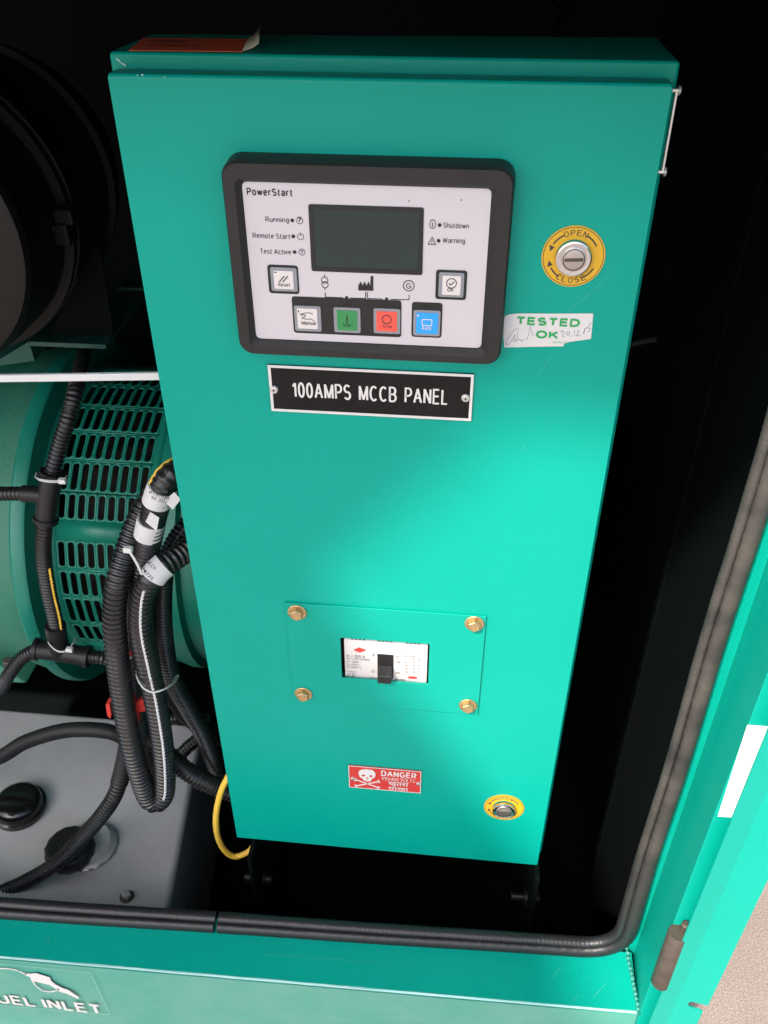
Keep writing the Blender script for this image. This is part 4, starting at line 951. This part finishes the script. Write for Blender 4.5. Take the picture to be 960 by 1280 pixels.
# trunk
t, P = conduit('thick corrugated trunk conduit with two paper labels coming from behind the cabinet', [(262, 578, .15), (232, 585, .11), (212, 596, .09), (200, 618, .085), (192, 645, .085), (186, 675, .085), (179, 705, .085), (172, 740, .085), (168, 780, .085), (166, 830, .085), (170, 880, .088), (178, 930, .09), (192, 975, .09)], .0152, .0056, .0014)
seam(t, P, (201, 610), (240, 583), .0152, 'wire', .0013, side=R(70))
w1 = wrap(t, [(203, 608, .085), (198, 620, .085), (195, 631, .085)], .0160, label='upper printed label')
w2 = wrap(t, [(189.5, 650, .085), (187, 660, .085), (184.5, 672, .085)], .0160, label='lower blank label')
def flag(w_, o4, m='paper'):
    MB().add(o4, [(0, 1, 2, 3)]).build('label_flag', m, w_, solid=.0003, smooth=0)
yq_ = .066
flag(w1, [onY(205, 626, yq_), onY(218, 615, yq_), onY(226, 624, yq_), onY(216, 637, yq_)])
flag(w2, [onY(188, 640, yq_), onY(199, 647, yq_), onY(196, 664, yq_), onY(182, 652, yq_)])
tl = MB()
ex = (onY(214, 622, .066)-onY(183, 611, .066)).normalized(); eyv = ex.cross((CAM-onY(198, 617, .066)).normalized()) * -1
nrm = (CAM-onY(198, 617, .066)).normalized(); eyv = nrm.cross(ex)
for st, p, wd in (('80A-2018', (199, 612), .021), ('MFG NO-12200', (199, 619), .026), ('NO. 2077', (199, 625), .020)): tl.text3(st, onY(*p, .0625), ex, eyv, wd*.85, .0036, .02)
tl.build('lettering', 'inkbrown', w1, recalc=False)
# big loop
LOOP = [(262, 668, .13), (236, 686, .10), (213, 702, .075), (194, 716, .06), (181, 738, .055), (176, 765, .05), (177, 795, .045), (185, 835, .04), (195, 880, .035), (203, 930, .03), (206, 968, .028), (205, 992, .026), (196, 1003, .024), (185, 997, .022), (175, 970, .022), (165, 935, .024), (157, 895, .03), (150, 850, .035), (145, 805, .04), (143, 765, .05), (147, 728, .06), (158, 690, .08), (172, 652, .10), (190, 622, .12), (215, 598, .15)]
t, P = conduit('big hanging loop of ribbed black conduit with a white tracer line', LOOP, .0142, .0066, .0017)
seam(t, P, (186, 730), (205, 988), .0142, 'inkwhite', .0015, side=R(0))
w3 = wrap(t, [(206, 706, .068), (197, 714, .062), (190, 723, .057)], .0152, label='printed label at the bend of the loop')
tl = MB(); nrm = (CAM-onY(190, 712, .04)).normalized(); ex = (onY(200, 722, .04)-onY(184, 706, .04)).normalized(); eyv = nrm.cross(ex)
for st, p in (('MECH', (189, 706)), ('1220', (186, 719))): tl.text3(st, onY(*p, .040), ex, eyv, .013, .0042, .03)
tl.build('lettering', 'inkbrown', w3, recalc=False)
# third, right of loop
conduit('plain ribbed conduit hanging right of the loop and bending under the cabinet', [(262, 640, .17), (236, 655, .14), (215, 685, .12), (205, 715, .105), (203, 760, .10), (206, 805, .10), (215, 850, .10), (234, 885, .11), (255, 922, .12), (280, 985, .13)], .0122)
conduit('lower ribbed conduit running from behind the loop to under the cabinet corner', [(172, 880, .10), (185, 915, .095), (212, 946, .085), (240, 968, .075), (275, 985, .075), (320, 1000, .08)], .0138)
conduit('smooth thick black hose passing behind the others towards the cabinet', [(205, 850, .16), (230, 890, .165), (262, 915, .17), (300, 930, .18), (350, 940, .18)], .013, .02, .0001, 'rubber_hose', 'hose')
conduit('smooth black hose arching across the tank top', [(-60, 968, .13), (0, 946, .14), (33, 927, .15), (83, 913, .155), (133, 914, .155), (160, 925, .155), (190, 945, .15)], .0115, .02, .0001, 'rubber_hose', 'hose')
# over the tank cap
t, P = conduit('ribbed conduit lying across the screw cap on the tank', [(-60, 1125, -.03), (0, 1115, -.02), (34, 1101, -.012), (69, 1080, -.002), (96, 1054, .01), (124, 1023, .022), (142, 997, .035), (151, 972, .05), (157, 945, .065), (163, 915, .08)], .0112)
MB().tube(spline(pxpath([(149, 979, .047), (155, 955, .06), (160, 930, .073)]), .004), .0122, 18).build('smooth_sleeve', 'hose', t)
conduit('short stub of ribbed conduit between the hanging loop and the cabinet', [(224, 945, .15), (236, 933, .16), (250, 922, .17)], .0100)
conduit('small level conduit just behind the hanging loop', [(196, 905, .17), (215, 899, .17), (235, 897, .175), (262, 900, .18)], .0085)
o = MB().tube(spline(pxpath([(300, 940, .07), (287, 967, .055), (276, 990, .045), (270, 1020, .04), (272, 1045, .038), (281, 1063, .038), (293, 1070.5, .04), (308, 1066, .045), (320, 1054, .055), (326, 1040, .07)]), .003), .0043, 14).build('yellow_cable', 'wire')
tag(o, 'bright yellow cable looping below the lower left cabinet corner', 'cable')
# cable ties
def tie(label, c, Y, rx, rot, tail=None, rz=None):
    C0 = onY(*c, Y); nrm = (CAM-C0).normalized(); ex = (RT*math.cos(rot)+UP*math.sin(rot)); 
    ring = []; ax = ex
    for i in range(41):
        a = math.pi*2*i/40; ring.append(C0 + ax*rx*math.cos(a) + nrm*(rz or rx)*math.sin(a) - UP*.004*math.sin(a))
    t = thing('cable_tie', label, 'cable tie', C0, 'pale nylon cable ties')
    MB().sweep(ring, [[(-.0006, -.0018), (.0006, -.0018), (.0006, .0018), (-.0006, .0018)]]*41).build('strap', 'tie', t)
    h = C0 + ax*rx*.75 + nrm*(rz or rx)*.75
    MB().box(tuple(h-Vector((.004, .003, .0032))), tuple(h+Vector((.004, .003, .0032)))).build('tie_head', 'tie', t, bevel=.0008)
def strap_tie(label, pts, head):
    Q = spline(pxpath(pts), .002); t = thing('cable_tie', label, 'cable tie', Q[0], 'pale nylon cable ties')
    MB().sweep(Q, [[(-.0007, -.0020), (.0007, -.0020), (.0007, .0020), (-.0007, .0020)]]*len(Q)).build('strap', 'tie', t)
    if head is not None:
        h = onY(*head); MB().box(tuple(h-Vector((.0045, .003, .0032))), tuple(h+Vector((.0045, .003, .0032)))).build('tie_head', 'tie', t, bevel=.0008)
strap_tie('pale cable tie round the upper tee joint, with its head on the right', [(47, 592, .178), (46, 598, .160), (56, 601, .150), (68, 602, .150), (78, 601, .157), (83, 595, .178)], (78, 601, .152))
strap_tie('pale cable tie sagging round the lower tee joint', [(59, 798, .150), (63, 807, .132), (72, 814, .126), (82, 814, .128), (91, 805, .140), (94, 798, .155)], (87, 812, .128))
strap_tie('pale cable tie holding the loop and the right conduit together', [(171, 838, .05), (173, 849, .026), (180, 860, .014), (191, 865, .012), (206, 861, .02), (217, 853, .05), (222, 844, .075)], None)
o4 = spline([onY(160, 687, .045), onY(165, 694, .04), onY(172, 706, .036), onY(178, 720, .038)], .003)
t = thing('cable_tie', 'slanting pale cable tie tail beside the label on the loop bend', 'cable tie', o4[0], 'pale nylon cable ties')
MB().sweep(o4, [[(-.0006, -.0016), (.0006, -.0016), (.0006, .0016), (-.0006, .0016)]]*len(o4)).build('strap', 'tie', t)
h = o4[0]; MB().box(tuple(h-Vector((.005, .003, .0035))), tuple(h+Vector((.005, .003, .0035)))).build('tie_head', 'tie', t, bevel=.001)
# red clip and small red and white tag
t = thing('conduit_clip', 'red toothed plastic clip gripping the hanging conduit loop', 'clip', onY(165, 880, .05))
Yc = .040
f2 = lambda pts, y, th: MB().poly([xz(*p, y) for p in pts], y, th)
f2(((164, 861), (167, 866), (166, 870), (169, 873), (168, 878), (171, 881), (170, 886), (173, 889), (172, 894), (176, 898), (175, 885), (186, 883), (186, 878), (182, 875), (185, 871), (184, 867), (170, 873), (167, 862)), Yc+.012, .008).build('clip_jaw', 'redclip', t, bevel=.0006)
f2(((136, 872), (141, 872), (143, 884), (142, 890), (138, 886)), Yc+.012, .012).build('clip_end', 'redclip', t, bevel=.0006)
t = thing('wire_tag', 'tiny red and white wire tag between the conduits', 'tag', onY(161, 820, .075))
f2(((156, 822), (163, 816), (166, 820), (159, 827)), .062, .003).build('white_end', 'white', t)
f2(((160, 818), (164, 813), (167, 815), (164, 819)), .060, .003).build('red_end', 'redclip', t)

# ================================================================== FLOOR BRACKETS with bolts under the cabinet, pale hose at right
def fbracket(label, cx, cy, y0, w_):
    c = onY(cx, cy, y0); t = thing('floor_bracket', label, 'bracket', (c.x, y0, -.46), 'dark brackets under the cabinet')
    MB().box((c.x-.003, y0-.01, -.458), (c.x+.003, y0+.16, c.z+.11)).build('bracket_plate', 'dark', t, bevel=.001)
    b = MB().lathe((c.x+w_*.003, y0+.03, c.z), (w_, 0, 0), [(0, .013), (.003, .013), (.0031, .009), (.010, .009), (.012, .008)], 18).build('bracket_bolt', 'black', t)
    MB().lathe((c.x-w_*.003, y0+.03, c.z), (-w_, 0, 0), [(0, .012), (.004, .012), (.0041, .006), (.022, .006)], 16).build('bolt_shank', 'black', b)
fbracket('left dark bracket with a bolt on the floor under the cabinet', 322, 1122, .0, 1)
fbracket('right dark bracket with a bolt on the floor under the cabinet', 662, 1147, .0, 1)
o = MB().tube(spline(pxpath([(770, 436, .62), (800, 428, .60), (840, 421, .56), (877, 415, .52)]), .01), .0042, 10).build('thin_hose', mat('pale_hose', (.04, .042, .04), .5))
tag(o, 'thin pale hose crossing the dark gap right of the cabinet', 'hose')

# ================================================================== ADDED ROOF, unseen, cut to shade the upper and left parts
k = 1.4
def at_roof(p, Z=2.06): p = Vector(p); t_ = (Z-p.z)/(-SUN_D.z); return p - SUN_D*t_
E1 = at_roof((.40, 0, .66)); E2 = at_roof((.31, 0, .66)); Em = at_roof((.125, 0, .44)); E3 = at_roof((.37, -.02, .02)); d3 = (E3-Em).normalized()
E4 = E3 + d3*.36
pts = [(4, E1.y), (E2.x, E2.y), (Em.x, Em.y), (E4.x, E4.y), (-1.55, E4.y), (-1.55, 3.0), (4, 3.0)]
sr = MB(); n = len(pts)
sr.add([(x, y, 2.06) for x, y in pts] + [(x, y, 2.10) for x, y in pts], [list(range(n))[::-1], list(range(n, 2*n))] + [(i, (i+1) % n, n+(i+1) % n, n+i) for i in range(n)])
o = sr.build('added_shade_roof', 'shadesheet', smooth=0); tag(o, 'grey sheet roof added above the view, cut to shade the cabinet door', 'roof')
